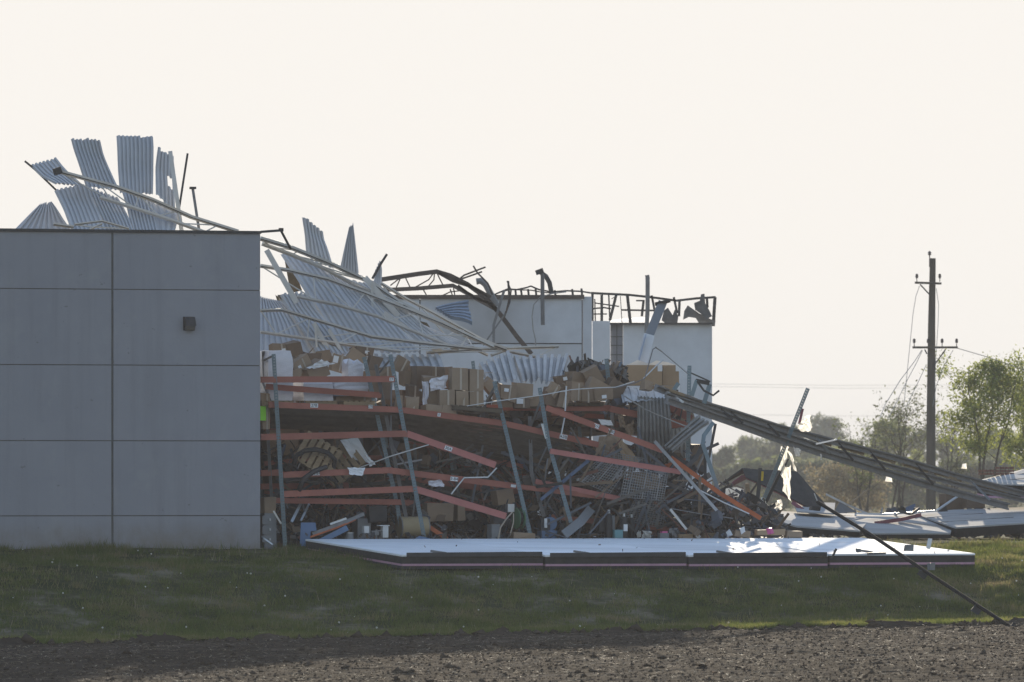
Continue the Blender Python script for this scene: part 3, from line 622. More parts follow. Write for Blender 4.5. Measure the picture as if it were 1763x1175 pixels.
# ------------------------------------------------------------------ corrugated roof deck
def lerp4(c, u, v): return (c[0] * (1 - u) + c[1] * u) * (1 - v) + (c[3] * (1 - u) + c[2] * u) * v
def sheet(label, tl, tr, br, bl, ribs, mat='deck', amp=0.052, jag=0.06, jagb=0.02, bend=0.0, seed=0, name='roof_sheet', group='torn roof deck sheets', hole=None, nv=11, crease=1.0):
    r = random.Random(seed * 7 + 3); c = [p if isinstance(p, Vector) else A(*p) for p in (tl, tr, br, bl)]
    n = (c[1] - c[0]).cross(c[3] - c[0]).normalized()
    if n.y > 0: n = -n
    prof = [(0, 0), (0.2, 0), (0.3, 1), (0.75, 1), (0.85, 0)]; us = []
    for i in range(ribs):
        for f, hgt in prof: us.append(((i + f) / ribs, hgt))
    us.append((1.0, 0.0)); jt = [r.uniform(0, jag * .55) * (1.8 if r.random() < .15 else 1) for _ in range(ribs + 1)]; hv = r.uniform(.25, .6); hs = r.uniform(-.35, .35) * crease; curl = r.uniform(-.5, .5) * crease; tw = r.uniform(-.35, .35) * crease; jb = [r.uniform(0, jagb) for _ in range(ribs + 1)]
    ph = r.uniform(0, 6); V = []; nu = len(us)
    for j in range(nv):
        for u, hgt in us:
            k = min(ribs, int(u * ribs)); v0 = jt[k]; v1 = 1 - jb[k]; v = v0 + (v1 - v0) * j / (nv - 1)
            p = lerp4(c, u, v) + n * (hgt * amp + bend * math.sin(math.pi * v) + hs * max(0, v - hv) + curl * max(0, .22 - v) * (.3 + u) + tw * (u - .5) * (1 - v) + 0.03 * math.sin(3 * u + 4 * v + ph) + r.uniform(-.004, .004)); V.append(p)
    mb = MB(); th = 0.008; m = len(V); Fs = []
    def live(i, j):
        if not hole: return True
        u = (us[i][0] + us[i + 1][0]) / 2; v = (j + .5) / (nv - 1); return not (hole[0] < u < hole[1] and hole[2] < v < hole[3])
    for j in range(nv - 1):
        for i in range(nu - 1):
            if not live(i, j): continue
            a = j * nu + i; q = (a, a + 1, a + nu + 1, a + nu); Fs.append(q); Fs.append(tuple(x + m for x in q[::-1]))
    for j in range(nv - 1):
        for i in (0, nu - 1): a = j * nu + i; Fs.append((a, a + nu, a + nu + m, a + m) if i == 0 else (a, a + m, a + nu + m, a + nu))
    for i in range(nu - 1):
        for j in (0, nv - 1): a = j * nu + i; Fs.append((a, a + m, a + 1 + m, a + 1) if j == 0 else (a, a + 1, a + 1 + m, a + m))
    mb.add(V + [p - n * th for p in V], Fs)
    return tag(obj(name, mb, mat), label, 'roof sheet', group)
# the fan of torn sheets above the standing wall (o = metres behind the wall line)
sheet('tallest upright corrugated sheet in the fan above the grey wall', (202, 231, 6), (264, 234, 6), (262, 338, 5.2), (206, 336, 5.2), 9, seed=1, jag=0.03)
sheet('upright corrugated sheet leaning left, second in the fan above the grey wall', (120, 243, 6.4), (172, 241, 6.4), (204, 334, 5.4), (146, 328, 5.4), 8, seed=2, jag=0.05)
sheet('leaning corrugated sheet with bent tip at the far left of the fan', (52, 286, 6.6), (97, 274, 6.6), (147, 331, 5.6), (96, 327, 5.6), 7, seed=3, jag=0.05)
sheet('low corrugated sheet lying spread left of the fan, just over the wall top', (72, 347, 7.5), (84, 353, 7.5), (128, 400, 6.2), (24, 396, 6.2), 9, seed=4, jag=0.10)
sheet('narrow torn corrugated sheet with a hole at the right of the fan', (270, 252, 5.8), (301, 268, 5.8), (298, 374, 5.2), (263, 340, 5.2), 5, seed=5, jag=0.09, hole=(0.62, 0.9, 0.36, 0.62))
for i, (tl, tr, br, bl) in enumerate((((95, 325), (150, 329), (190, 405), (130, 405)), ((150, 329), (206, 334), (234, 405), (190, 405)), ((206, 334), (262, 338), (276, 405), (234, 405)), ((262, 338), (299, 372), (308, 405), (276, 405)))):
    sheet(('first', 'second', 'third', 'last')[i] + ' corrugated sheet from the left along the foot of the fan', (*tl, 5.3), (*tr, 5.3), (*br, 3.6), (*bl, 3.6), 8 if i < 3 else 4, seed=10 + i, jag=0.0)
mb = MB(); mb.bar([A(43, 278, 6.7), A(60, 292, 6.5), A(96, 327, 5.7)], 0.06); tag(obj('bent_edge_strip', mb, 'steel_dark'), 'bent dark metal strip at the left tip of the fan', 'metal strip')
# collapsed deck in the middle
sheet('white corrugated sheet lowest at the left, beside the grey wall edge', (449, 508, 6.5), (482, 520, 6.5), (560, 612, 4.2), (440, 612, 4.2), 10, seed=20, jag=0.0)
sheet('corrugated sheet leaning over the left boxes, next to the lowest left sheet', (481, 505, 6.2), (522, 508, 6.2), (602, 612, 4.0), (548, 612, 4.0), 7, seed=21)
sheet('long corrugated sheet sloping down from the dark roof gap', (487, 430, 7.6), (546, 455, 7.6), (662, 604, 4.6), (588, 608, 4.6), 7, seed=22, jag=0.02)
sheet('long corrugated sheet in the middle of the collapsed roof slope', (546, 455, 7.7), (604, 480, 7.7), (728, 604, 4.7), (662, 606, 4.7), 7, seed=23, jag=0.02)
sheet('dirty corrugated sheet right of the middle of the roof slope', (604, 480, 7.8), (652, 503, 7.8), (788, 606, 4.8), (728, 605, 4.8), 6, 'deck_dirty', seed=24, jag=0.02)
sheet('narrow corrugated sheet at the right end of the roof slope', (654, 520, 8.2), (690, 545, 8.2), (810, 612, 5.2), (770, 607, 5.2), 5, 'deck_dirty', seed=25, jag=0.04)
sheet('pointed upright corrugated sheet standing left over the roof slope', (516, 374, 7.8), (556, 398, 7.8), (577, 464, 7.4), (532, 440, 7.4), 6, seed=26, jag=0.09)
sheet('sharp triangular upright sheet standing right over the roof slope', (601, 390, 8.0), (608, 383, 8.0), (619, 482, 7.6), (584, 466, 7.6), 6, seed=27, jag=0.10)
sheet('small torn upright sheet at the end of the roof slope', (646, 468, 8.0), (659, 452, 8.0), (658, 520, 7.7), (640, 492, 7.7), 4, seed=28, jag=0.12)
sheet('blue-grey corrugated sheet hanging on the far wall', (806, 516, 70), (813, 563, 69), (776, 546, 69), (748, 532, 70), 6, 'deck_blue', seed=29, amp=0.16, jag=0.08)
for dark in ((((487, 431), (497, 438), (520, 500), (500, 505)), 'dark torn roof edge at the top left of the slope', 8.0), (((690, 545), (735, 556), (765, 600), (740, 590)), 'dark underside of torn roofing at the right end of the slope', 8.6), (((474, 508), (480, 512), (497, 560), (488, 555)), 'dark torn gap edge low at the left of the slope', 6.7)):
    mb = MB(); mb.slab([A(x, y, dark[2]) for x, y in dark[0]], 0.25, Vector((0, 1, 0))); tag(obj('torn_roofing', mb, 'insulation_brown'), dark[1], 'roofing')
# short sheets fallen on top of the boxes
sheet('corrugated sheet lying on the left boxes behind the second post', (640, 613, 4.6), (757, 612, 4.6), (772, 652, 2.6), (650, 640, 2.6), 9, 'deck_dirty', seed=30, jag=0.05, jagb=0.05, amp=0.08, crease=.3)
sheet('corrugated sheet on the middle boxes, left of a pair', (822, 628, 4.4), (880, 608, 4.6), (893, 660, 2.6), (836, 658, 2.4), 5, 'deck_dirty', seed=31, jag=0.03, amp=0.10, crease=.3)
sheet('corrugated sheet on the middle boxes, right of a pair', (881, 616, 4.6), (981, 614, 4.9), (966, 662, 2.8), (896, 666, 2.6), 8, 'deck_dirty', seed=32, jag=0.06, jagb=0.16, amp=0.10, crease=.3)
# sheet bent over the right rack like a curtain
sheet('pale bent top of the sheet draped over the right rack', (1064, 672, 3.6), (1146, 668, 3.0), (1152, 690, 1.2), (1072, 690, 1.6), 6, 'deck_dirty', seed=33, amp=0.03, bend=0.12)
sheet('grey corrugated curtain hanging down from the bent sheet on the right rack', (1098, 686, 1.5), (1152, 684, 1.2), (1160, 790, 2.2), (1095, 800, 2.4), 9, 'deck_drape', seed=34, amp=0.07, jag=0.0, jagb=0.04, bend=0.15)
sheet('dark corrugated sheet leaning behind the hanging curtain', (1138, 740, 3.0), (1192, 735, 3.0), (1190, 830, 3.3), (1140, 830, 3.3), 7, 'deck_drape', seed=35, amp=0.06, jag=0.0)
sheet('long grey trough-shaped sheet jutting up right under the girder', (1200, 716, 1.6), (1222, 727, 1.4), (1158, 778, 1.0), (1140, 770, 1.1), 3, 'deck_drape', seed=36, amp=0.10, jag=0.0, jagb=0.02)

# ------------------------------------------------------------------ open-web joists
def chord(pts, w=0.11, d=0.10):
    mb = MB(); mb.sweep([A(*p) for p in pts], [(-w / 2, d / 2), (0, d / 2), (0, d / 2 - 0.02), (w * .55, -d / 2), (-w / 2, -d / 2)][::-1]); return mb
def along(pts, f):
    P = [A(*p) for p in pts]; L = [(P[i + 1] - P[i]).length for i in range(len(P) - 1)]; s = f * sum(L)
    for i, l in enumerate(L):
        if s <= l or i == len(L) - 1: return P[i].lerp(P[i + 1], min(1, s / l))
        s -= l
def joist(label, top, bot=None, webs=0, w=0.11, mat='joist_white', rod=0.022, skip=()):
    b = A(*(bot or top)[-1]); t = thing('roof_joist', label, 'joist', b, 'fallen white roof joists')
    obj('chord', chord(top, w), mat, t)
    mb = MB(); mb.bar([A(x, y + w * 8, q - .053) for x, y, q in top], w * .17, .012); obj('gap_shade', mb, 'steel_dark', t)  # dark bar painted in as the shade line along the chord
    if bot:
        obj('chord', chord(bot, w * .9), mat, t)
        for i in range(webs):
            a = along(top, (i + (i % 2 == 1) * 0) / webs); c = along(bot, min(1, (i + 1) / webs) if i % 2 == 0 else i / webs)
            a = along(top, i / webs) if i % 2 == 0 else along(top, (i + 1) / webs)
            if i in skip: continue
            mb = MB(); mb.tube([a, c], rod, 5); obj('web_rod', mb, mat, t)
    return t
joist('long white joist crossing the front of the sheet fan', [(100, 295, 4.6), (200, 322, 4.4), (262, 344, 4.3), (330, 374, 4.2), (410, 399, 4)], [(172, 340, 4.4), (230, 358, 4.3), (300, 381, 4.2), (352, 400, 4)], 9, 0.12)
mb = MB(); mb.box(A(99, 295, 4.5), (0.22, 0.15, 0.2), Rot(20, 20)); tag(obj('joist_seat', mb, 'steel_dark'), 'dark broken joist seat at the left end of the fan joist', 'bracket')
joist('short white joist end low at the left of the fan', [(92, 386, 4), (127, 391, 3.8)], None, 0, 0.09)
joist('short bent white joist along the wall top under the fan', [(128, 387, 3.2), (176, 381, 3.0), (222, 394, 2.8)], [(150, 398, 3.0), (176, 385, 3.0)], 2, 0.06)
for lab, a, b, w, mt in (('wide upright white steel post at the right of the fan', (293, 261, 5), (313, 400, 4.4), .12, 'joist_white'), ('thin dark rod leaning at the right of the fan', (323, 265, 5), (308, 362, 4.6), .06, 'steel_dark'), ('short grey post with a T-shaped head right of the fan', (332, 326, 4.6), (343, 398, 4.2), .08, 'steel_grey')):
    t = thing('steel_post', lab, 'post', A(*b)); mb = MB(); mb.bar([A(*a), A(*b)], w, .08); obj('shaft', mb, mt, t)
    if 'T-shaped' in lab: mb = MB(); mb.box(A(332, 324, 4.6), (0.16, 0.16, 0.07), Rot(20)); obj('head_plate', mb, 'steel_dark', t)
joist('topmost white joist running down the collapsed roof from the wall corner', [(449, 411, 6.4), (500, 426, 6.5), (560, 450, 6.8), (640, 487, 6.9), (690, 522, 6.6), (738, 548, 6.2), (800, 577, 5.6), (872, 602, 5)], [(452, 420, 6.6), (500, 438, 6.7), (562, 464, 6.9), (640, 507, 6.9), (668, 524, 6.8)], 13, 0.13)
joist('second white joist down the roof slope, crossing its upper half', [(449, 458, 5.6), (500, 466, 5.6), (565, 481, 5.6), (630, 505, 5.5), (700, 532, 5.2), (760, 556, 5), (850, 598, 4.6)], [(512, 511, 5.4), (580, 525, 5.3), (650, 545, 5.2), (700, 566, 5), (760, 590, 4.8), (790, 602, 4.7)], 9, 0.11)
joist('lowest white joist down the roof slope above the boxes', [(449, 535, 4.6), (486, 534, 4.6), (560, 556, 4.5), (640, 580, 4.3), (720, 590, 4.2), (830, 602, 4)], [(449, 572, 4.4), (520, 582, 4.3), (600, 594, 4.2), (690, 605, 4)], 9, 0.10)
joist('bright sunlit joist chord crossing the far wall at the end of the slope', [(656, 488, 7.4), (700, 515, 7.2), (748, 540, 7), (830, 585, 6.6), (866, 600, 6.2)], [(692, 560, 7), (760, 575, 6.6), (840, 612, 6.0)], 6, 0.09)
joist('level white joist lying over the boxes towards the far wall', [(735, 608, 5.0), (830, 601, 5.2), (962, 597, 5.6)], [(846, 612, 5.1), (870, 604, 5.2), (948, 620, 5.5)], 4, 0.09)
for lab, a, b, w in (('broad white steel strut leaning at the left of the roof slope', (459, 431, 5.4), (511, 522, 4.9), .16), ('narrow white strut low on the roof slope, left one', (540, 557, 4.4), (570, 612, 4.2), .14), ('narrow white strut low on the roof slope, right one', (566, 567, 4.3), (592, 612, 4.1), .10), ('broad white strut at the right of the roof slope', (628, 478, 6.6), (686, 545, 6.2), .17), ('long pale strut running down to the right end of the roof slope', (660, 540, 6.0), (760, 608, 5.4), .18), ('short upright white strut on the roof slope', (641, 486, 6.5), (641, 532, 6.4), .07), ('thin upright white strut above the left boxes', (542, 555, 4.3), (546, 606, 4.2), .06)):
    mb = MB(); mb.bar([A(*a), A(*b)], w, .06); tag(obj('steel_strut', mb, 'joist_white'), lab, 'strut', 'loose white struts on the roof slope')
# rusty buckled truss over the far wall
bt = thing('buckled_truss', 'buckled dark steel truss arching over the far wall', 'truss', W(900, 600, 322))
for pts, w in (([(655, 482), (720, 472), (752, 468), (775, 475), (805, 490), (835, 512), (860, 540), (890, 580), (915, 610)], .17), ([(655, 500), (720, 497), (780, 492), (800, 503), (830, 520), (858, 535)], .15), ([(755, 470), (780, 484), (812, 494), (845, 512)], .12), ([(788, 492), (815, 512), (848, 524)], .10)):
    mb = MB(); mb.bar([W(x, y, 322) for x, y in pts], w, .12); obj('chord', mb, 'steel_rust', bt)
for pts in (((672, 492), (690, 478)), ((690, 478), (682, 496)), ((697, 476), (706, 495)), ((715, 495), (738, 482), (746, 471)), ((737, 494), (747, 482), (748, 472)), ((753, 472), (762, 490)), ((760, 510), (775, 503), (800, 500)), ((780, 492), (783, 508)), ((775, 498), (779, 509)), ((728, 498), (734, 508))):
    mb = MB(); mb.bar([W(x, y, 322.1) for x, y in pts], .045); obj('web_rod', mb, 'steel_rust', bt)
for lab, pts in (('thin bent rod poking up left over the buckled truss', [(789, 482), (799, 474), (836, 460)]), ('thin rod crossing the bent one over the buckled truss', [(793, 481), (830, 468)]), ('thin curved rod drooping from the tips over the buckled truss', [(815, 458), (822, 470), (840, 488), (848, 508)]), ('thin dark rod dangling against the far wall right of the truss', [(864, 552), (872, 535), (880, 500)])):
    mb = MB(); mb.tube([W(x, y, 321.5) for x, y in pts], .035, 5); tag(obj('bent_rod', mb, 'steel_rust'), lab, 'rod', 'bent rods over the far wall')
mb = MB(); mb.bar([W(868, 500, 320), W(850, 560, 320), W(850, 595, 320)], .10); mb.bar([W(870, 540, 320), W(832, 595, 320)], .06); tag(obj('steel_hanger', mb, 'steel_grey'), 'twisted grey steel hanger dangling in front of the far wall', 'steel bar')
# torn end of the roof slope
mb = MB(); mb.tube([A(641, 480, 7.9), A(652, 460, 7.9), A(666, 438, 7.9)], .04, 5); tag(obj('bent_rod', mb, 'steel_dark'), 'dark rod sticking up from the torn end of the roof slope', 'rod')
# broken column leaning over the tan boxes
lc = thing('leaning_column', 'broken pale square column with cap plate leaning over the tan boxes', 'column', W(1095, 660, 262))
mb = MB(); mb.bar([W(1096, 658, 262), W(1117, 580, 263)], .33, .25); obj('shaft', mb, 'appliance_white', lc)
mb = MB(); mb.bar([W(1116, 582, 263.2), W(1140, 523, 264)], .27, .22); obj('broken_shaft', mb, 'cabinet', lc)
mb = MB(); mb.box(W(1141, 521, 264), (0.48, 0.42, 0.05), Rot(0, 14, -8)); obj('cap_plate', mb, 'steel_dark', lc)
mb = MB(); mb.bar([W(1090, 660, 261.8), W(1111, 580, 262.8)], .035, .27); obj('edge_angle', mb, 'galvanised', lc)
# ------------------------------------------------------------------ pallet racks
def text_mesh(txt, size):
    cu = bpy.data.curves.new('lettering', 'FONT'); cu.body = txt; cu.size = size; cu.align_x = 'CENTER'; cu.align_y = 'CENTER'; cu.offset = size * 0.012
    tmp = bpy.data.objects.new('tmp', cu); col.objects.link(tmp); bpy.context.view_layer.update()
    me = bpy.data.meshes.new_from_object(tmp.evaluated_get(bpy.context.evaluated_depsgraph_get())); bpy.data.objects.remove(tmp); bpy.data.curves.remove(cu); return me
def sticker(parent, px, py, o, txt, roll=0, w=0.26, h=0.13):
    c = A(px, py, o); R = Rot(0, roll); mb = MB(); mb.box(c, (w, 0.006, h), R); obj('sticker', mb, 'paper_white', parent)
    if txt:
        me = text_mesh(txt, h * 0.95); me.name = 'lettering'; ob = link('lettering', me, 'ink', parent, c + Vector((0, -0.006, 0)))
        ob.rotation_euler = (R @ Matrix.Rotation(math.radians(90), 3, 'X')).to_euler()
def beam(parent, a, b, h=0.17, mat='beam_red', stick=(), d=0.07, name='beam'):
    mb = MB(); P = [A(*a), A(*b)] if not isinstance(a, list) else [A(*q) for q in a]
    mb.sweep(P, [(-h / 2, -d / 2), (h / 2, -d / 2), (h / 2, d / 2), (-h * .22, d / 2), (-h * .22, d / 2 - .025), (-h / 2, d / 2 - .025)])
    o = obj(name, mb, mat, parent)
    for s in stick: sticker(o, *s)
    return o
def post(parent, a, b, w=0.115, d=0.085, mat='rack_blue', name='upright', holes=True, mid=None):
    """roll-formed upright: front plate with two columns of slots, side flanges, back lips"""
    pts = [A(*a)] + ([A(*mid)] if mid else []) + [A(*b)]; mb = MB()
    for i in range(len(pts) - 1):
        p0, p1 = pts[i], pts[i + 1]; t, n, s = frame(p1 - p0); L = (p1 - p0).length
        def Q(x, y, z): return p0 + s * x + n * y + t * z
        if holes:
            xs = [-w / 2, -w * .34, -w * .12, w * .12, w * .34, w / 2]; per = 0.085; k = max(1, int(L / per))
            for r_ in range(k):
                z0, z1, z2 = r_ * L / k, (r_ + .55) * L / k, (r_ + 1) * L / k
                mb.add([Q(xs[0], d / 2, z0), Q(xs[5], d / 2, z0), Q(xs[5], d / 2, z1), Q(xs[0], d / 2, z1)], [(0, 1, 2, 3)])
                for c0, c1 in ((0, 1), (2, 3), (4, 5)): mb.add([Q(xs[c0], d / 2, z1), Q(xs[c1], d / 2, z1), Q(xs[c1], d / 2, z2), Q(xs[c0], d / 2, z2)], [(0, 1, 2, 3)])
            for x in (-w / 2, w / 2): mb.box((0, 0, 0), (0, 0, 0)) if False else mb.add([Q(x, d / 2, 0), Q(x, -d / 2, 0), Q(x, -d / 2, L), Q(x, d / 2, L)], [(0, 1, 2, 3)])
            for x0, x1 in ((-w / 2, -w * .2), (w * .2, w / 2)): mb.add([Q(x0, -d / 2, 0), Q(x1, -d / 2, 0), Q(x1, -d / 2, L), Q(x0, -d / 2, L)], [(0, 1, 2, 3)])
        else:
            g = w * .2
            mb.sweep([p0, p1], [(-w / 2, -d / 2), (w / 2, -d / 2), (w / 2, d / 2), (g, d / 2), (g, -d / 2 + .01), (-g, -d / 2 + .01), (-g, d / 2), (-w / 2, d / 2)])
    return obj(name, mb, mat, parent)
def brace(parent, a, b, w=0.045, mat='steel_grey', name='brace'):
    mb = MB(); mb.bar([A(*a), A(*b)], w, .03); return obj(name, mb, mat, parent)
r1 = thing('pallet_rack', 'left bay of the collapsed orange and blue pallet rack, beside the grey wall', 'pallet rack', A(580, 936, 0.5), 'collapsed pallet racks')
post(r1, (471, 610, .4), (491, 942, .25)); post(r1, (672, 611, .55), (731, 930, .3)); post(r1, (627, 615, 1.05), (684, 870, 1.05), holes=True)
post(r1, (647, 628, .95), (706, 925, .9), .10, .06, 'steel_grey', holes=False); post(r1, (453, 605, 1.6), (470, 900, 1.6), .09, .06, 'steel_grey', holes=False)
post(r1, (684, 870, 1.05), (694, 935, 1.05)); post(r1, (615, 700, 3.6), (640, 935, 3.6), .09, mat='steel_grey')
brace(r1, (650, 645, 1.5), (671, 621, .7), .06); brace(r1, (674, 660, 1.5), (673, 755, .7)); brace(r1, (452, 658, 1.5), (479, 722, .5), .06); brace(r1, (452, 622, 1.5), (470, 613, .5), .06); brace(r1, (677, 770, 1.3), (704, 810, .6), .06); brace(r1, (716, 840, .5), (708, 920, 1.2), .05)
beam(r1, (449, 654, .35), (679, 653, .45), .175, stick=((674, 653.5, .39, '27', 0, .13, .10),)); beam(r1, (458, 666, .8), (656, 681, .95), .17)
beam(r1, (462, 697, .5), (690, 706, .5), .17, stick=((541, 698.5, .42, '27B', -2, .22, .12), (638, 700.5, .42, '27E', -2, .13, .10)))
beam(r1, (449, 753, .35), (701, 747, .4), .185); beam(r1, (449, 815, 1.6), (482, 814, 1.6), .18); beam(r1, (487, 818, .5), (669, 810, .5), .175, stick=((544, 815.5, .43, '18-B1', 2, .22, .11),))
beam(r1, (488, 851, .35), (714, 842, .4), .18); beam(r1, (474, 862, .9), (692, 865, .95), .16); beam(r1, (449, 723, 3.2), (700, 748, 3.2), .17); beam(r1, (449, 838, 3.2), (600, 836, 3.2), .17)
for k in range(9): mb = MB(); mb.bar([A(466, 702 + 4.2 * k, .62 + .27 * k), A(686, 709 + 4.8 * k, .62 + .27 * k)], .078, .05); obj('deck_board', mb, 'wood_dark', r1)
r2 = thing('pallet_rack', 'middle bay of the collapsed pallet rack with a steeply sagging front beam', 'pallet rack', A(800, 930, 0.5), 'collapsed pallet racks')
post(r2, (851, 657, .5), (914, 925, .3)); post(r2, (814, 622, 4.0), (830, 760, 4.0), .10)
beam(r2, (690, 706, .5), (866, 729, .5), .17, stick=((756, 714.5, .42, 'E', -7, .09, .10),))
beam(r2, (866, 729, .5), (1030, 766, .8), .17, stick=((970, 752.5, .58, 'A3B', -12, .22, .13),))
beam(r2, (701, 747, .4), (853, 801, .25), .19, 'beam_pink', stick=((772, 772.5, .24, '30A', -19, .22, .12),)); beam(r2, (669, 810, .5), (892, 838, .7), .175, stick=((782, 825, .47, '3-B4', -7, .22, .12), (884, 837, .6, '', -7, .15, .08)))
beam(r2, (892, 838, .7), (1068, 860, 1.1), .14); beam(r2, (714, 842, .4), (871, 889, .15), .19, 'beam_pink'); beam(r2, (700, 757, 3.2), (900, 805, 3.2), .17); beam(r2, (690, 865, 2.0), (860, 880, 2.4), .16); beam(r2, (690, 822, 3.0), (900, 850, 3.2), .17)
post(r2, (775, 740, 3.0), (800, 935, 3.0), .09, mat='steel_grey'); post(r2, (712, 730, 3.2), (722, 935, 3.2), .09, mat='steel_grey')
brace(r2, (803, 790, 2.6), (822, 815, 2.6)); brace(r2, (838, 690, .8), (857, 657, .5), .06)
for k in range(10): mb = MB(); mb.bar([A(692, 713 + 4.6 * k, .62 + .27 * k), A(866, 736 + 6.2 * k, .62 + .27 * k)], .09, .05); obj('deck_board', mb, 'wood_dark', r2)
for k in range(7): mb = MB(); mb.bar([A(870, 738 + 6 * k, .7 + .27 * k), A(985, 764 + 6.5 * k, .8 + .27 * k)], .10, .05); obj('deck_board', mb, 'wood_dark', r2)
r3 = thing('pallet_rack', 'right bay of the collapsed pallet rack, folding under the fallen girder', 'pallet rack', A(1000, 930, 0.8), 'collapsed pallet racks')
post(r3, (929, 668, .3), (983, 900, .2), mid=(945, 765, .3)); post(r3, (1044, 618, 2.6), (1056, 745, 2.6)); post(r3, (1187, 630, 1.8), (1184, 800, 1.8))
post(r3, (912, 717, 1.3), (937, 890, 1.1), .10, .06, 'steel_grey', holes=False, mid=(915, 815, 1.2))
beam(r3, (838, 702, 2.2), (1050, 703, 2.2), .175); beam(r3, (1050, 704, 2.0), (1186, 733, 1.8), .19); beam(r3, (940, 702, .25), (1141, 776, 0.0), .17, stick=((1027, 734, .1, 'A50', -20, .16, .12), (1052, 743.5, .06, 'A-B0', -20, .2, .12)))
beam(r3, (947, 777, .2), (1172, 813, 0.0), .15, 'beam_pink'); beam(r3, (922, 829, 1.0), (1068, 859, .9), .14, 'beam_pink'); beam(r3, (950, 890, 1.2), (1025, 898, 1.2), .14); beam(r3, (1094, 906, 1.4), (1182, 914, 1.4), .13)
beam(r3, (1130, 685, 3.2), (1190, 722, 3.2), .22); beam(r3, (1140, 806, 2.4), (1184, 793, 2.4), .16, 'beam_orange'); beam(r3, (950, 712, 3.4), (1040, 718, 3.4), .14); beam(r3, (1090, 722, 3.4), (1170, 735, 3.4), .14); beam(r3, (900, 770, 3.2), (960, 790, 3.2), .15)
beam(r3, [(1155, 788, .6), (1240, 850, .2), (1310, 893, -.3)], None, .13, 'beam_orange', name='beam')
brace(r3, (931, 690, .5), (912, 740, 1.2), .06); brace(r3, (941, 770, .3), (922, 812, 1.1)); brace(r3, (943, 790, .3), (935, 850, 1.1)); brace(r3, (915, 745, 1.2), (933, 730, .4), .09, 'steel_grey'); brace(r3, (934, 730, .4), (941, 755, .3), .09, 'galvanised')
brace(r3, (958, 835, .6), (935, 880, 1.2)); brace(r3, (850, 675, .6), (838, 695, 1.6), .06); brace(r3, (1130, 782, .8), (1122, 815, .8), .06, 'steel_dark')
for k in range(6): mb = MB(); x = 880 + 26 * k; mb.bar([A(x, 697, 2.3), A(x + 24, 697, 2.3)], .09, .5); obj('pallet_board', mb, 'wood_dark', r3)

# ------------------------------------------------------------------ cardboard boxes
BOXN = [0]
def cbox(label, x0, y0, x1, y1, o, roll=0, yaw=None, mat='card_a', d=None, tape=None, group=None, jit=0.02, mark=None, name='cardboard_box', open_=False, pitch=0):
    BOXN[0] += 1; r = random.Random(BOXN[0] * 13); yaw = 20 + r.uniform(-14, 14) if yaw is None else yaw
    Y = YW((x0 + x1) / 2, o + OSH[0]); w = (x1 - x0) * Y / F; h = (y1 - y0) * Y / F; d = d or w * r.uniform(.7, 1.1); R = Rot(yaw, roll, pitch)
    c = W((x0 + x1) / 2, (y0 + y1) / 2, Y) + Vector((0, d / 2, 0)); mb = MB(); mb.box(c, (w, d, h), R, jit, r)
    if open_:
        for sx in (-1, 1):
            f = R @ Vector((sx * w * .5, 0, h * .5)) + c; mb.box(f + R @ Vector((sx * w * .16, 0, .10)), (w * .42, d * .96, .012), R @ Rot(0, sx * -35))
    ob = tag(obj(name, mb, mat), label, 'box', group)
    if tape:
        mb = MB(); mb.box(c + R @ Vector((tape[0] * w, -d / 2 - .008, 0)), (tape[1], .008, h * .985), R); obj('tape', mb, 'tape', ob)
    if mark:
        mb = MB(); mb.box(c + R @ Vector((mark[0] * w, -d / 2 - .010, mark[1] * h)), (mark[2], .008, mark[3]), R); obj('paper_label', mb, 'paper_white', ob)
    return ob
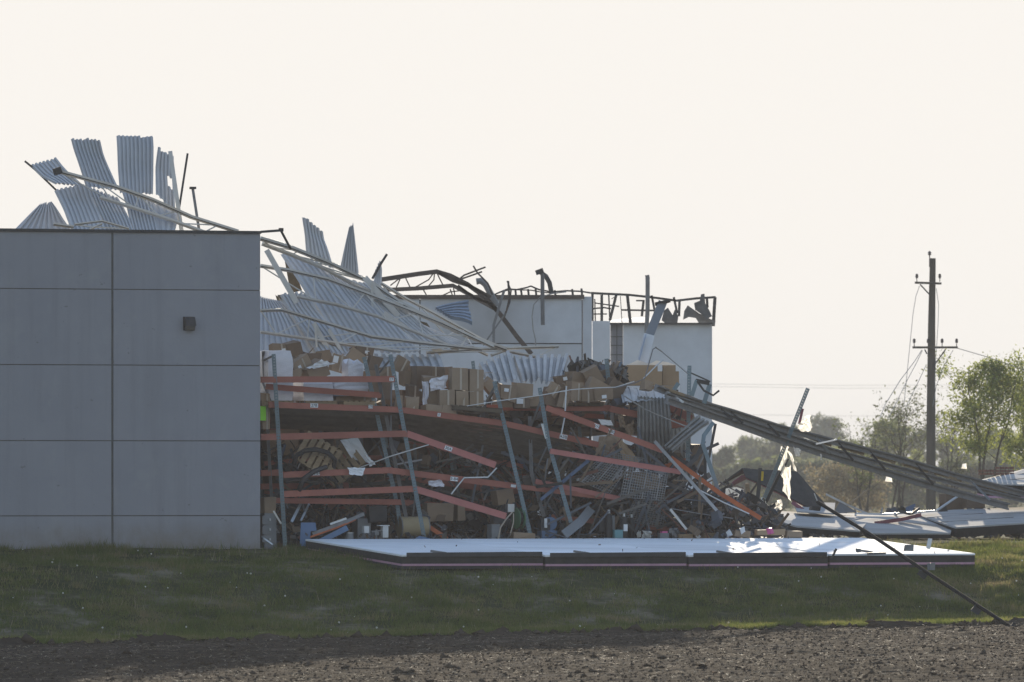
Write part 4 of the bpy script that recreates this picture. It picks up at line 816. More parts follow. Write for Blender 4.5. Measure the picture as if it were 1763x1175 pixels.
# stack of taped boxes in the middle of the upper shelf
for i, (a, b, c, d_, lb) in enumerate(((775, 634, 802, 672, 'upper left'), (804, 636, 829, 674, 'upper right'), (754, 672, 780, 699, 'lower left'), (781, 673, 804, 701, 'lower middle'), (805, 674, 830, 700, 'lower right'))):
    cbox(lb + ' taped tan box in the neat stack on the middle rack', a, b, c, d_, .55, 0, 14, 'card_b', .5, (.05 + .06 * (i % 2), .055), 'neat taped boxes on the middle rack')
HEAP = [  # x0, y0, x1, y1, o, roll, colour, note
 (708, 630, 740, 668, 1.6, 4, 'card_c', 'dark box leaning left of the neat stack'), (736, 632, 758, 660, 1.7, 0, 'card_a', 'box with tape tucked behind the neat stack'), (757, 632, 776, 668, 1.4, 0, 'card_c', 'narrow dark box at the left side of the neat stack'),
 (727, 648, 756, 698, .9, 0, 'card_a', 'box wrapped in loose film left of the neat stack'), (700, 664, 720, 690, 1.5, 3, 'card_c', 'dark box low between the second post and the film-wrapped box'), (691, 640, 708, 664, 1.9, -4, 'card_a', 'small box behind the second post'),
 (682, 682, 694, 703, .6, 0, 'card_b', 'pale box standing on the beam right of the second post, left one'), (697, 684, 720, 706, .6, 6, 'card_b', 'pale dented box standing on the beam right of the second post, right one'), (728, 697, 758, 715, .55, 2, 'card_b', 'low pale box on the beam below the film-wrapped box'), (757, 700, 784, 718, .5, 4, 'card_b', 'low pale box on the beam under the neat stack'),
 (680, 616, 702, 642, 2.2, 28, 'card_a', 'box tilted right behind the second post top'), (686, 625, 706, 645, 2.6, -30, 'card_b', 'box tilted left behind the second post top'),
 (832, 652, 852, 676, 1.2, -38, 'card_b', 'open box tipped steeply beside the third post'), (858, 663, 886, 690, 1.4, 8, 'card_a', 'box with pale tape right of the third post'), (882, 660, 914, 686, 1.6, 3, 'card_b', 'box under the right corrugated sheet'), (858, 686, 882, 702, 1.5, 0, 'card_a', 'low box on the shelf right of the third post'), (884, 684, 908, 702, 1.5, 0, 'card_c', 'low dark box on the shelf with a torn label'), (910, 682, 928, 702, 1.6, 2, 'card_a', 'low box left of the fourth post'),
 (936, 665, 960, 700, 1.6, 6, 'card_c', 'dark box right of the fourth post'), (944, 660, 962, 682, 1.5, 35, 'card_b', 'open flap box tipped beside the fourth post'), (956, 645, 980, 672, 2.2, -12, 'card_c', 'dark box at the foot of the right corrugated sheet'), (976, 640, 1006, 662, 2.4, 6, 'card_a', 'box lying on the heap behind the thin white rod'), (975, 660, 1003, 690, 1.8, 3, 'card_b', 'box with a white label on the middle of the heap'), (1003, 634, 1034, 664, 2.2, -28, 'card_a', 'large box tipped over at the top of the heap'), (1008, 655, 1046, 685, 1.7, 24, 'card_b', 'large tilted box left of the fifth post'), (998, 668, 1020, 694, 1.7, 0, 'card_a', 'square box low in the heap behind the white line'), (1020, 668, 1054, 690, 1.5, -6, 'card_a', 'wide crushed box at the fifth post'), (1040, 655, 1072, 688, 2.2, 30, 'card_c', 'dark box sliding down right of the fifth post'), (958, 676, 978, 702, 1.4, 12, 'card_a', 'narrow box leaning near the thin white rod'),
 (1028, 636, 1056, 668, 2.8, -20, 'card_c', 'dark box under the torn blue sheet'), (1106, 655, 1122, 672, 1.6, 10, 'card_b', 'small box sitting on the bent sheet'),
 (466, 592, 492, 622, 2.6, -8, 'card_a', 'box at the top left of the left heap'), (488, 590, 516, 622, 2.8, -10, 'card_c', 'dark box beside the top left one'), (500, 612, 524, 640, 2.0, 4, 'card_a', 'box right of the wrapped white load'), (496, 618, 532, 640, 1.7, -28, 'card_b', 'tilted box with pale tape right of the wrapped white load'), (522, 608, 548, 628, 2.6, 6, 'card_c', 'dark box in the middle of the left heap'), (544, 604, 572, 626, 2.6, -14, 'card_a', 'box with lifted flaps in the middle of the left heap'), (570, 612, 596, 640, 2.2, 12, 'card_b', 'tan box with red print near the white sack'), (520, 626, 560, 652, 1.5, -24, 'card_a', 'large box under a white paper sheet'), (596, 604, 624, 634, 2.6, 32, 'card_b', 'open flap box tilted right of the left heap'), (604, 598, 640, 612, 3.2, 4, 'card_c', 'long dark box under the white joist'), (632, 612, 652, 640, 2.4, 20, 'card_c', 'dark box behind the third left post'), (496, 636, 518, 650, 1.4, -10, 'card_b', 'flat box edge above the top beam'), (650, 632, 674, 650, 2.2, 0, 'card_a', 'box between the two upper left posts'), (655, 654, 672, 690, 2.2, 0, 'card_c', 'dark box low between the upper left posts'),
 (570, 681, 602, 697, 1.4, 0, 'card_b', 'wide low carton on the shelf below the beams, left one'), (604, 682, 640, 698, 1.4, 0, 'card_b', 'wide low carton on the shelf below the beams, right one'), (500, 655, 520, 694, 2.2, 0, 'card_c', 'dark box behind the wrapped white load'), (622, 640, 648, 680, 2.4, 0, 'card_a', 'box behind the crossed posts'),
 (449, 678, 464, 740, .9, 0, 'card_b', 'tall carton with a lime sticker at the grey wall edge'), (449, 858, 470, 884, .8, 0, 'card_b', 'carton with a white label low at the grey wall edge')]
for i, (x0, y0, x1, y1, o, rl, mt, note) in enumerate(HEAP):
    cbox(note, x0, y0, x1, y1, o, -rl, None, mt, None, (.1, .05) if i % 3 == 1 else None, 'jumbled boxes on the racks', .045, {5: (.1, .2, .1, .08), 8: (.2, 0, .12, .08), 13: (-.15, .15, .14, .1), 20: (.2, .2, .12, .1), 26: (0, -.2, .14, .1), 31: (.2, .1, .12, .1), 34: (-.2, 0, .1, .1), 40: (.1, -.1, .14, .08), 16: (-.2, .1, .2, .15), 23: (-.1, -.3, .22, .12), 37: (-.3, .2, .15, .2)}.get(i), open_='flap' in note or 'open' in note)
mb = MB(); mb.box(A(453, 712, .8), (.17, .02, .42), Rot(20)); lm = tag(obj('hazard_sticker', mb, 'lime'), 'bright lime green sticker on the tall carton at the wall edge', 'sticker')
# big tan boxes behind the leaning column
for lb, a in (('left big tan box with white corner tape behind the leaning column', (1077, 629, 1138, 664)), ('right big tan box with white corner tape behind the leaning column', (1139, 629, 1167, 664)), ('lower big tan box below the pair behind the leaning column', (1112, 665, 1168, 700))):
    ob = cbox(lb, *a, 6.0, 0, 4, 'card_tan', 1.0, None, 'big tan boxes', .005, (.44, .36, .14, .2))
cbox('dark box left of the big tan pair', 1054, 630, 1076, 664, 6.2, 0, 4, 'card_c', 1.0, None, None)
mb = MB(); mb.add([W(x, y, YW(x, 6.3)) for x, y in ((1075, 630), (1168, 630), (1150, 624), (1130, 621), (1118, 627), (1098, 620), (1086, 626))] + [W(x, y, YW(x, 7.3)) for x, y in ((1075, 630), (1168, 630), (1150, 626), (1130, 624), (1118, 628), (1098, 623), (1086, 627))], [(0, 1, 2, 3, 4, 5, 6), (13, 12, 11, 10, 9, 8, 7)] + [(i, i + 7, (i + 1) % 7 + 7, (i + 1) % 7) for i in range(7)])
tag(obj('plastic_cover', mb, 'plastic_sheet'), 'crumpled bright white plastic on top of the big tan boxes', 'plastic sheet')
# depth: further rows of racking with boxes behind
r = random.Random(5)
for row, (o, x0, x1) in enumerate(((3.9, 455, 1130), (6.6, 460, 1180))):
    t = thing('pallet_rack', ('second', 'third')[row] + ' row of collapsed racking in the dark behind the front racks', 'pallet rack', A(800, 935, o))
    for k in range(7):
        x = x0 + k * (x1 - x0) / 6; sl = r.uniform(0, 26); post(t, (x - sl, 700 + 25 * row, o - .3), (x, 938, o - .3), .10, mat='steel_grey' if row else 'rack_blue')
    for lev in (725, 790, 855):
        for k in range(6):
            xa = x0 + k * (x1 - x0) / 6; xb = x0 + (k + 1) * (x1 - x0) / 6; r.random() < (.7 if row == 0 else .3) and beam(t, (xa, lev + r.uniform(-12, 14) + 5 * k, o - .3), (xb, lev + r.uniform(-6, 16) + 5 * k, o - .3), .13)
    for lev in (716, 780, 848, 925):
        x = x0
        while x < x1 - 20:
            w = r.uniform(34, 64); h = r.uniform(26, 52); yb = lev + (x - x0) / (x1 - x0) * 30 * (lev < 900) + r.uniform(-4, 4)
            if r.random() < .86: cbox('dim box on the %s, %s rack row, %s' % ({716: 'top shelf', 780: 'upper shelf', 848: 'lower shelf', 925: 'floor'}[lev], ('second', 'third')[row], ('nearest the grey wall', 'left of the third post', 'right of the third post', 'behind the right bay')[min(3, int((x - x0) / (x1 - x0) * 4))]), x, yb - h, x + w, yb, o + r.uniform(0, .5), r.uniform(-9, 9) * (3 if r.random() < .25 else 1), None, r.choice(('card_a', 'card_c', 'card_c', 'card_b')), .9, None, 'dim boxes deep in the racking, row %s' % ('two' if row == 0 else 'three'), .03)
            x += w + r.uniform(0, 10)
# ------------------------------------------------------------------ wrapped loads, pallets
def wrapped(label, x0, y0, x1, y1, o, seed, mat='wrap', top=0.0, d=1.0, skew=0):
    r = random.Random(seed); Y = YW((x0 + x1) / 2, o); n = 9; m = 8; V = []; Fs = []
    a = W(x0, y1, Y); b = W(x1, y0, Y); w = b.x - a.x; h = b.z - a.z
    per = [(-.5, -.5), (-.17, -.52), (.17, -.52), (.5, -.5), (.52, 0), (.5, .5), (0, .52), (-.5, .5), (-.52, 0)]
    for j in range(m):
        f = j / (m - 1)
        for k, (u, v) in enumerate(per):
            q = 1 - .05 * abs(f - .5) + r.uniform(-.03, .03) - (.12 if j == m - 1 else 0)
            p = Rot(20) @ Vector((u * w * q * .94, v * d * q, 0)); V.append(Vector(((a.x + b.x) / 2 + p.x + skew * f * w, Y + d * .5 + p.y, a.z + h * f + (r.uniform(-1, 1) * top * h if j == m - 1 else 0))))
    for j in range(m - 1):
        for k in range(n): i = j * n + k; i2 = j * n + (k + 1) % n; Fs.append((i, i2, i2 + n, i + n))
    Fs.append(tuple(range(n))[::-1]); Fs.append(tuple((m - 1) * n + k for k in range(n))); mb = MB(); mb.add(V, Fs); return tag(obj('wrapped_load', mb, mat), label, 'pallet load', 'film-wrapped loads on the left shelf')
wrapped('tall white film-wrapped load at the grey wall edge', 449, 604, 497, 690, 1.2, 1, top=.02)
wrapped('low lilac-white wrapped load on the shelf right of the first post', 510, 655, 568, 694, 1.2, 2, skew=-.03)
wrapped('white wrapped load bulging under the top beam', 562, 652, 628, 682, 1.3, 3, 'wrap')
wrapped('crumpled white sack beside the tan box with red print', 592, 622, 621, 652, 1.35, 4, 'wrap', .2, .6)
def crumple(name, label, pts, o, mat, cat, seed=0, th=0.02, amp=.05, nsub=5, single=False):
    """a thin sheet hung or dropped, with creases: pts = TL, TR, BR, BL in photo columns and rows"""
    r = random.Random(seed); c = [A(x, y, o + (q[0] if q else 0)) for (x, y, *q) in pts]; n = nsub + 1; V = []
    for j in range(n):
        for i in range(n): V.append(lerp4(c, i / nsub, j / nsub) + Vector((r.uniform(-amp, amp) * .5, r.uniform(-amp, amp), r.uniform(-amp, amp) * .5)))
    m = len(V); Fs = []
    for j in range(nsub):
        for i in range(nsub): a = j * n + i; q = (a, a + 1, a + n + 1, a + n); Fs.append(q); Fs.append(tuple(x + m for x in q[::-1]))
    for i in range(nsub):
        a = i; Fs.append((a + 1, a, a + m, a + 1 + m)); a = nsub * n + i; Fs.append((a, a + 1, a + 1 + m, a + m)); a = i * n; Fs.append((a, a + n, a + n + m, a + m)); a = i * n + nsub; Fs.append((a + n, a, a + m, a + n + m))
    mb = MB()
    if single: mb.add(V, [q for q in Fs if max(q) < m])
    else: mb.add(V + [p + Vector((0, th, 0)) for p in V], Fs)
    return tag(obj(name, mb, mat), label, cat)
crumple('paper_sheet', 'white crumpled sheet draped on the box under the left joist', ((528, 634), (553, 620), (578, 626), (548, 634)), 1.3, 'paper_white', 'paper', 1)
crumple('stretch_film', 'torn clear film flapping on the box left of the neat stack', ((738, 654), (770, 646), (768, 668), (742, 673)), .75, 'wrap', 'plastic film', 2)
crumple('stretch_film', 'long clear film strip down the film-wrapped box', ((727, 656), (738, 658), (736, 698), (728, 698)), .8, 'wrap', 'plastic film', 3)
crumple('white_cloth', 'white cloth snagged on the left lower beam', ((598, 805), (628, 806), (624, 819), (602, 817)), .3, 'paper_white', 'cloth', 4, amp=.03)
crumple('white_cloth', 'long white wrapping hanging from the tipped panel', ((625, 778), (634, 786), (646, 800), (636, 803)), .9, 'paper_white', 'cloth', 5, amp=.04)
crumple('white_board', 'pale bent panel tipped over the broken pallet', ((585, 758), (616, 754), (642, 800), (606, 790)), 1.4, 'appliance_white', 'panel', 6, amp=.02, th=.05)
def pallet(label, c, R, w=1.15, d=1.0, mat='wood'):
    t = thing('wooden_pallet', label, 'pallet', c)
    for k in range(6): mb = MB(); mb.box(c + R @ Vector(((k - 2.5) * w / 5.6, 0, .13)), (w / 8, d, .025), R); obj('board', mb, mat, t)
    for k in (-1, 0, 1): mb = MB(); mb.box(c + R @ Vector((0, k * d * .45, .065)), (w, .05, .10), R); obj('stringer', mb, mat, t)
    for k in (-1, 0, 1): mb = MB(); mb.box(c + R @ Vector((k * w * .42, 0, .0)), (w / 9, d, .02), R); obj('board', mb, mat, t)
    return t
pallet('broken pale wooden pallet standing tilted under the left beams', A(545, 786, 1.2), Rot(10, -32, 70))
pallet('second wooden pallet tipped behind the pale broken one', A(590, 800, 1.7), Rot(-5, 40, 65)); pallet('dark wooden pallet tipped behind the wire decks', A(985, 812, 1.8), Rot(15, -28, 60), mat='wood_dark')
pallet('dark pallet under the neat box stack', A(815, 709, .7), Rot(14, -4), 1.5, .9, 'wood_dark')
for i, x in enumerate((470, 545, 610)): pallet(('wooden pallet under the tall wrapped load', 'wooden pallet under the low wrapped load', 'wooden pallet under the low cartons')[i], A(x, 699, 1.2), Rot(20), .95, .9)
# ------------------------------------------------------------------ wire decks and card sheets, right bay
def wire_deck(label, pts, o, nx, ny, sup=3):
    c = [A(x, y, o + q) for x, y, q in pts]; t = thing('wire_deck', label, 'wire deck', c[3]); mb = MB()
    for i in range(nx + 1): mb.bar([lerp4(c, i / nx, 0), lerp4(c, i / nx, 1)], .016)
    for j in range(ny + 1): mb.bar([lerp4(c, 0, j / ny), lerp4(c, 1, j / ny)], .016)
    obj('wire_grid', mb, 'mesh_grey', t, kind='stuff')
    for k in range(sup): u = (k + .5) / sup; mb = MB(); mb.bar([lerp4(c, u, 0) + Vector((0, -.02, 0)), lerp4(c, u, 1) + Vector((0, -.02, 0))], .04, .03); obj('support_channel', mb, 'mesh_grey', t)
wire_deck('wire mesh deck tilted left under the pink beam', ((1032, 790, 0), (1085, 800, 0), (1050, 850, .3), (992, 826, .3)), .6, 14, 12)
wire_deck('wire mesh deck hanging upright right of the tilted one', ((1080, 796, 0), (1150, 815, 0), (1142, 862, .2), (1068, 856, .2)), .5, 18, 12)
wire_deck('wire mesh deck low behind the bottles', ((1092, 862, 0), (1150, 862, 0), (1140, 910, .3), (1074, 896, .3)), .9, 15, 12)
wire_deck('small wire mesh deck edge above the pink beam', ((1040, 776, 0), (1110, 790, 0), (1110, 800, .1), (1040, 790, .1)), .8, 20, 3, 2)
wire_deck('wire mesh deck standing dim behind the fourth post', ((925, 862, 0), (975, 856, 0), (978, 890, .2), (930, 892, .2)), 2.2, 14, 8, 2)
crumple('cardboard_sheet', 'large flattened cardboard sheet leaning above the wire decks', ((1032, 752), (1064, 748), (1100, 800), (1022, 790)), 1.5, 'card_b', 'cardboard', 7, th=.03, amp=.03)
crumple('cardboard_sheet', 'folded cardboard sheet right of the large one', ((1062, 752), (1078, 764), (1102, 797), (1072, 800)), 1.3, 'card_tan', 'cardboard', 8, th=.03, amp=.03)
crumple('cardboard_sheet', 'flattened dull cardboard behind the hanging wire deck', ((1080, 812), (1130, 815), (1142, 840), (1090, 850)), 1.3, 'card_a', 'cardboard', 9, th=.03, amp=.05)
crumple('cardboard_sheet', 'torn cardboard strip behind the right bay beam', ((1062, 712), (1072, 716), (1078, 736), (1068, 735)), 2.0, 'card_b', 'cardboard', 10, th=.03)
crumple('cardboard_sheet', 'curled cardboard piece left of the hanging curtain', ((1076, 735), (1092, 724), (1090, 748), (1078, 756)), 2.0, 'card_a', 'cardboard', 11, th=.03)
crumple('white_carton', 'white tray on top of a carton in the right bay', ((1030, 722), (1052, 724), (1056, 733), (1036, 732)), 1.9, 'paper_white', 'carton', 12, th=.3, amp=.01)
crumple('blue_sheet', 'torn blue-grey sheet thrown on top of the box heap', ((1048, 640), (1072, 622), (1060, 648), (1050, 660)), 3.2, 'deck_blue', 'sheet', 13, amp=.08)
# ------------------------------------------------------------------ added roof cover that blocks sky and sun behind the racks
rt = thing('light_blocking_roof', 'added sagging roof deck that keeps light off the racking behind the front shelves', 'roof', A(800, 935, 12))
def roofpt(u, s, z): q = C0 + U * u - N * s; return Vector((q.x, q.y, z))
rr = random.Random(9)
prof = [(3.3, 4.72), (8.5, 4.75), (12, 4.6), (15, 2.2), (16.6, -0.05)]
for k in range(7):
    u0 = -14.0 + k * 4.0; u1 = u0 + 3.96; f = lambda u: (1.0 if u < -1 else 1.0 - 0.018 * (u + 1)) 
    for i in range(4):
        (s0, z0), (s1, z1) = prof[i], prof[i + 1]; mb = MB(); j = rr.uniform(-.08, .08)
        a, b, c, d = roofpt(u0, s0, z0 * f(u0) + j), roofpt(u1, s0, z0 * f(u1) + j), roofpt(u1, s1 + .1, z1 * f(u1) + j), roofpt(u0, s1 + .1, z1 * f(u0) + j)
        mb.slab([a, b, c, d], .09); obj('blocker_deck', mb, 'insulation_brown', rt)
mb = MB(); mb.slab([roofpt(-13.9, .5, .03), roofpt(-13.9, 16.5, .03), roofpt(-13.9, 16.5, 4.9), roofpt(-13.9, .5, 4.9)], .12, Vector((-1, 0, 0))); obj('blocker_side', mb, 'insulation_brown', rt)
mb = MB(); mb.slab([roofpt(-13.9, .5, 4.9), roofpt(-.6, .5, 5.9), roofpt(-.6, 3.4, 5.3), roofpt(-13.9, 3.4, 5.0)], .08); obj('blocker_deck', mb, 'insulation_brown', rt)

# ------------------------------------------------------------------ things standing on the floor in front of the racks
FL = 0.03
def fbase(px, o): Y = YW(px, o); return Vector(((px - CX) * Y / F, Y, FL))
def fbox(x0, x1, y0, o, d, yaw=20, y1=None):               # box from the floor up to photo row y0
    Y = YW((x0 + x1) / 2, o); w = (x1 - x0) * Y / F; zt = H + (HY - y0) * Y / F; zb = FL if y1 is None else H + (HY - y1) * Y / F
    return Vector((((x0 + x1) / 2 - CX) * Y / F, Y + d / 2, (zt + zb) / 2)), (w, d, zt - zb), Rot(yaw)
def fpart(nm, mat, par, *a, **k): mb = MB(); mb.box(*fbox(*a, **k)); return obj(nm, mb, mat, par)
t = thing('filing_cabinet', 'grey drawer cabinet on the floor at the grey wall edge', 'cabinet', fbase(460, .5))
fpart('carcass', 'cabinet', t, 449, 471, 884, .6, .55)
for y0, y1 in ((888, 903), (905, 920), (922, 934)):
    dw = fpart('drawer', 'cabinet', t, 451, 469, y0, .55, .03, y1=y1); fpart('handle', 'galvanised', dw, 464, 466, y0 + 5, .50, .03, y1=y0 + 9)
mb = MB(); c = fbase(533, .3); P = [A(518, 900, .3), A(543, 900, .3), A(545, 914, .3), A(535, 915, .3), A(533, 941, .3), A(516, 941, .3)]; mb.slab(P, .12, Vector((0, 1, 0))); tag(obj('blue_shield', mb, 'blue_plastic'), 'blue plastic hood with a cut-out standing on the floor', 'hood')
t = thing('steel_ramp', 'rusty edged steel ramp lying right of the blue hood', 'ramp', fbase(575, .6))
mb = MB(); mb.bar([A(534, 921, .6), A(580, 905, .6), A(620, 888, .8)], .10, .5); obj('bed', mb, 'steel_grey', t); mb = MB(); mb.bar([A(534, 925, .3), A(580, 909, .3), A(612, 895, .5)], .05, .04); obj('rusty_rail', mb, 'beam_orange', t)
mb = MB(); mb.bar([A(545, 936, .3), A(596, 910, .3)], .16, .3); obj('side_rail', mb, 'blue_machine', t)
mb = MB(); mb.bar([A(568, 903, .5), A(596, 893, .5)], .06); tag(obj('white_strip', mb, 'galvanised'), 'short bright metal strip above the ramp', 'strip')
for lb, a, b, w in (('bright metal channel leaning left behind the first post', (502, 899, .9), (518, 867, 1.1), .08), ('dull metal channel leaning beside the bright one', (518, 897, 1.0), (532, 868, 1.2), .06), ('thin grey rod leaning at the cabinet', (471, 880, .6), (484, 902, .5), .05), ('white hose end curving out on the grass at the wall edge', (450, 924, .2), (470, 938, -.1), .04)):
    mb = MB(); mb.bar([A(*a), A(*b)], w, .05); tag(obj('metal_channel', mb, 'galvanised'), lb, 'channel')
t = thing('paint_pail', 'small pale metal pail on the floor left of the grey cupboard', 'pail', fbase(601, .5)); mb = MB(); mb.lathe(fbase(601, .5), [(.13, 0), (.13, .14), (.135, .15), (.135, .18), (.13, .19), (.13, .4)], 16); obj('body', mb, 'cabinet', t); mb = MB(); mb.lathe(fbase(601, .5) + Vector((0, 0, .4)), [(.14, 0), (.14, .03)], 16); obj('lid', mb, 'galvanised', t)
t = thing('grey_cupboard', 'grey metal cupboard on the floor under the left rack', 'cupboard', fbase(620, 1.0)); fpart('body', 'cabinet', t, 610, 634, 893, 1.0, .5); fpart('plinth', 'steel_dark', t, 609, 635, 930, .96, .55)
t = thing('black_bin', 'black lidded plastic bin held up under the lower left beam', 'bin', A(648, 905, .9)); mb = MB(); mb.box(A(648, 887, .9), (.5, .45, .42), Rot(15, 4), .02); obj('tub', mb, 'black', t); mb = MB(); mb.box(A(647, 873, .85), (.56, .5, .05), Rot(15, 4)); obj('rim', mb, 'black', t)
t = thing('switch_unit', 'white electrical unit with twin boxes and valve on the floor', 'electrical unit', fbase(648, .3))
fpart('meter_box', 'appliance_white', t, 625, 634, 906, .3, .18, y1=918); fpart('control_box', 'appliance_white', t, 657, 667, 906, .25, .2, y1=926); fpart('lid', 'appliance_white', t, 651, 669, 904.5, .22, .25, y1=906)
mb = MB(); mb.tube([A(648, 935, .3), A(648, 912, .3)], .03, 6); mb.tube([A(640, 916, .3), A(657, 914, .3)], .025, 6); mb.box(A(649, 919, .28), (.12, .1, .1)); obj('pipework', mb, 'steel_grey', t); fpart('base_frame', 'steel_dark', t, 622, 670, 930, .3, .3)
t = thing('fibre_drum', 'tan fibre drum lying on its side between the left posts', 'drum', fbase(708, .8)); c = A(711, 908, 1.0); mb = MB(); RR = Rot(20) @ Matrix.Rotation(math.radians(90), 3, 'Y'); mb.lathe(c + U * -.43, [(.30, 0), (.31, .02), (.31, .84), (.30, .86)], 22, RR); obj('shell', mb, 'fibre_drum', t)
for k in (-.43, .40): mb = MB(); mb.lathe(c + U * k, [(.318, 0), (.318, .03)], 22, RR); obj('hoop', mb, 'steel_grey', t)
mb = MB(); mb.slab([A(715, 927, .1), A(722, 923, .1), A(752, 930, 0), A(748, 934, -.1)], .06); tag(obj('blue_sheet', mb, 'blue_plastic'), 'flat blue plastic scrap at the foot of the second post', 'scrap')
mb = MB(); mb.bar([A(735, 905, .8), A(770, 928, .5)], .12, .1); tag(obj('rusty_beam', mb, 'beam_orange'), 'rusty orange beam end slanting to the floor right of the drum', 'beam')
cbox('pink-tinged wrapped bale on the floor behind the sagging beam', 726, 866, 774, 898, 1.6, 0, 20, 'card_b', .8, None, None); cbox('upright brown carton right of the pink-tinged bale', 783, 868, 797, 896, 1.7, 0, 20, 'card_b', .4, None, None)
cbox('wet sagging carton under the lower beam with white lid edge', 850, 843, 880, 868, 1.2, 10, 20, 'card_a', .5, None, None); crumple('white_sack', 'white plastic sack lying on the lower middle beam', ((737, 829), (760, 826), (765, 838), (739, 837)), .6, 'wrap', 'sack', 21, th=.25, amp=.04)
# bench machines
t = thing('grinder_stand', 'dark pump stand with thin hoses beside the green reel', 'machine', fbase(850, .5)); fpart('body', 'cabinet', t, 842, 858, 903, .5, .4); fpart('motor', 'steel_dark', t, 846, 866, 882, .5, .35, y1=902); fpart('top_canister', 'galvanised', t, 872, 884, 868, .5, .2, y1=882)
mb = MB(); mb.tube([A(882, 882, .3), A(872, 893, .3), A(862, 908, .3), A(857, 932, .3)], .022, 6); mb.tube([A(884, 884, .3), A(884, 900, .3), A(878, 922, .3)], .018, 6); obj('hose', mb, 'tape', t)
t = thing('green_reel', 'green plastic hose reel standing on its rim', 'reel', fbase(895, .5)); c = A(893, 893, .5); RR = Rot(25) @ Matrix.Rotation(math.radians(90), 3, 'Y')
for k in (-.09, .07): mb = MB(); mb.lathe(c + (Rot(25) @ Vector((k, 0, 0))), [(.30, 0), (.31, .012), (.30, .025)], 22, RR); obj('flange', mb, 'green_plastic', t)
mb = MB(); mb.lathe(c + (Rot(25) @ Vector((-.07, 0, 0))), [(.2, 0), (.2, .15)], 16, RR); obj('core', mb, 'black', t)
cbox('flat brown carton lying in front of the blue machine', 880, 917, 920, 929, .2, -4, 20, 'card_b', .3, None, None)
t = thing('blue_machine', 'blue bench machine with rounded guard left of the tilted white plank', 'machine', fbase(945, .5)); fpart('base', 'blue_machine', t, 928, 956, 914, .5, .4); fpart('blue_panel', 'blue_plastic', t, 945, 955, 913, .42, .05); fpart('cabinet', 'steel_dark', t, 928, 944, 893, .5, .35, y1=914); fpart('dial_plate', 'appliance_white', t, 937, 942, 893, .44, .03, y1=909)
mb = MB(); mb.lathe(A(949, 902, .55), [(.04, 0), (.19, .02), (.19, .22), (.04, .24)], 18, Rot(20) @ Matrix.Rotation(math.radians(-90), 3, 'X')); obj('guard', mb, 'blue_machine', t)
mb = MB(); mb.bar([A(971, 921, .1), A(1000, 898, .5), A(1018, 876, 1.0)], .27, .03); tag(obj('white_plank', mb, 'cabinet'), 'pale plank tilted up from the floor right of the blue machine', 'plank')
t = thing('drill_press', 'dark bench drill with grey column right of the white plank', 'machine', fbase(1040, .5)); fpart('body', 'steel_dark', t, 1027, 1045, 892, .5, .4, y1=915); fpart('column', 'cabinet', t, 1043, 1056, 888, .55, .3); mb = MB(); mb.lathe(A(1048, 888, .65), [(.05, 0), (.05, .13), (.045, .17)], 12); obj('bright_cap', mb, 'galvanised', t); fpart('base', 'steel_dark', t, 1030, 1058, 925, .45, .4)
def bottle(label, x, top, w, o):
    t = thing('gas_bottle', label, 'bottle', fbase(x, o), 'dark gas bottles on the floor'); Y = YW(x, o); R_ = w * Y / F / 2; hgt = H + (HY - top) * Y / F - FL; mb = MB()
    mb.lathe(fbase(x, o), [(R_, 0), (R_, hgt * .72), (R_ * .85, hgt * .84), (R_ * .4, hgt * .9)], 16); obj('shell', mb, 'black', t); mb = MB(); mb.lathe(fbase(x, o) + Vector((0, 0, hgt * .88)), [(R_ * .38, 0), (R_ * .38, hgt * .12)], 12); obj('collar', mb, 'galvanised', t)
bottle('tall dark gas bottle with a bright collar, left one', 1048, 878, 13, .35); bottle('dark gas bottle with a white label, middle one', 1074, 884, 14, .3); bottle('squat dark gas bottle at the right', 1087, 886, 12, .6)
mb = MB(); mb.box(A(1077, 909, .18), (.12, .02, .2), Rot(20)); tag(obj('white_tag', mb, 'paper_white'), 'white paper tag hanging on the middle gas bottle', 'tag')
t = thing('teal_crate', 'small teal plastic crate in front of the gas bottles', 'crate', fbase(1062, .15)); fpart('tub', 'teal_plastic', t, 1055, 1070, 914, .15, .3); fpart('rim', 'teal_plastic', t, 1054.5, 1070.5, 912.5, .14, .32, y1=914.3)
mb = MB(); mb.slab([A(1040, 926, .0), A(1130, 928, 0), A(1134, 930, -.3), A(1040, 930, -.3)], .10); tag(obj('grey_board', mb, 'cabinet'), 'long grey board edge lying at the back of the pale panels', 'board')
for i, (x0, y0, x1, y1, lb) in enumerate(((1096, 915, 1104, 926, 'left small white plastic bag at the back of the pale panels'), (1105, 913, 1122, 928, 'right white plastic bag at the back of the pale panels'))):
    crumple('plastic_bag', lb, ((x0 + 2, y0), (x1 - 2, y0 + 1), (x1, y1), (x0, y1)), .1, 'plastic_sheet', 'bag', 30 + i, th=.2, amp=.06)
t = thing('toolbox', 'grey toolbox with a pink lid on the floor near the bags', 'toolbox', fbase(1142, .2)); fpart('body', 'cabinet', t, 1134, 1150, 918, .2, .25); fpart('lid', 'pink_plastic', t, 1138, 1148, 915, .2, .2, y1=918)
mb = MB(); [mb.box(A(1155 + 3 * k, 914 + (k % 3) * 4, .2), (.1, .12, .14), Rot(20 * k, 15 * k)) for k in range(4)]; tag(obj('machine_parts', mb, 'steel_grey', kind='stuff'), 'small grey machine parts heaped right of the toolbox', 'parts')
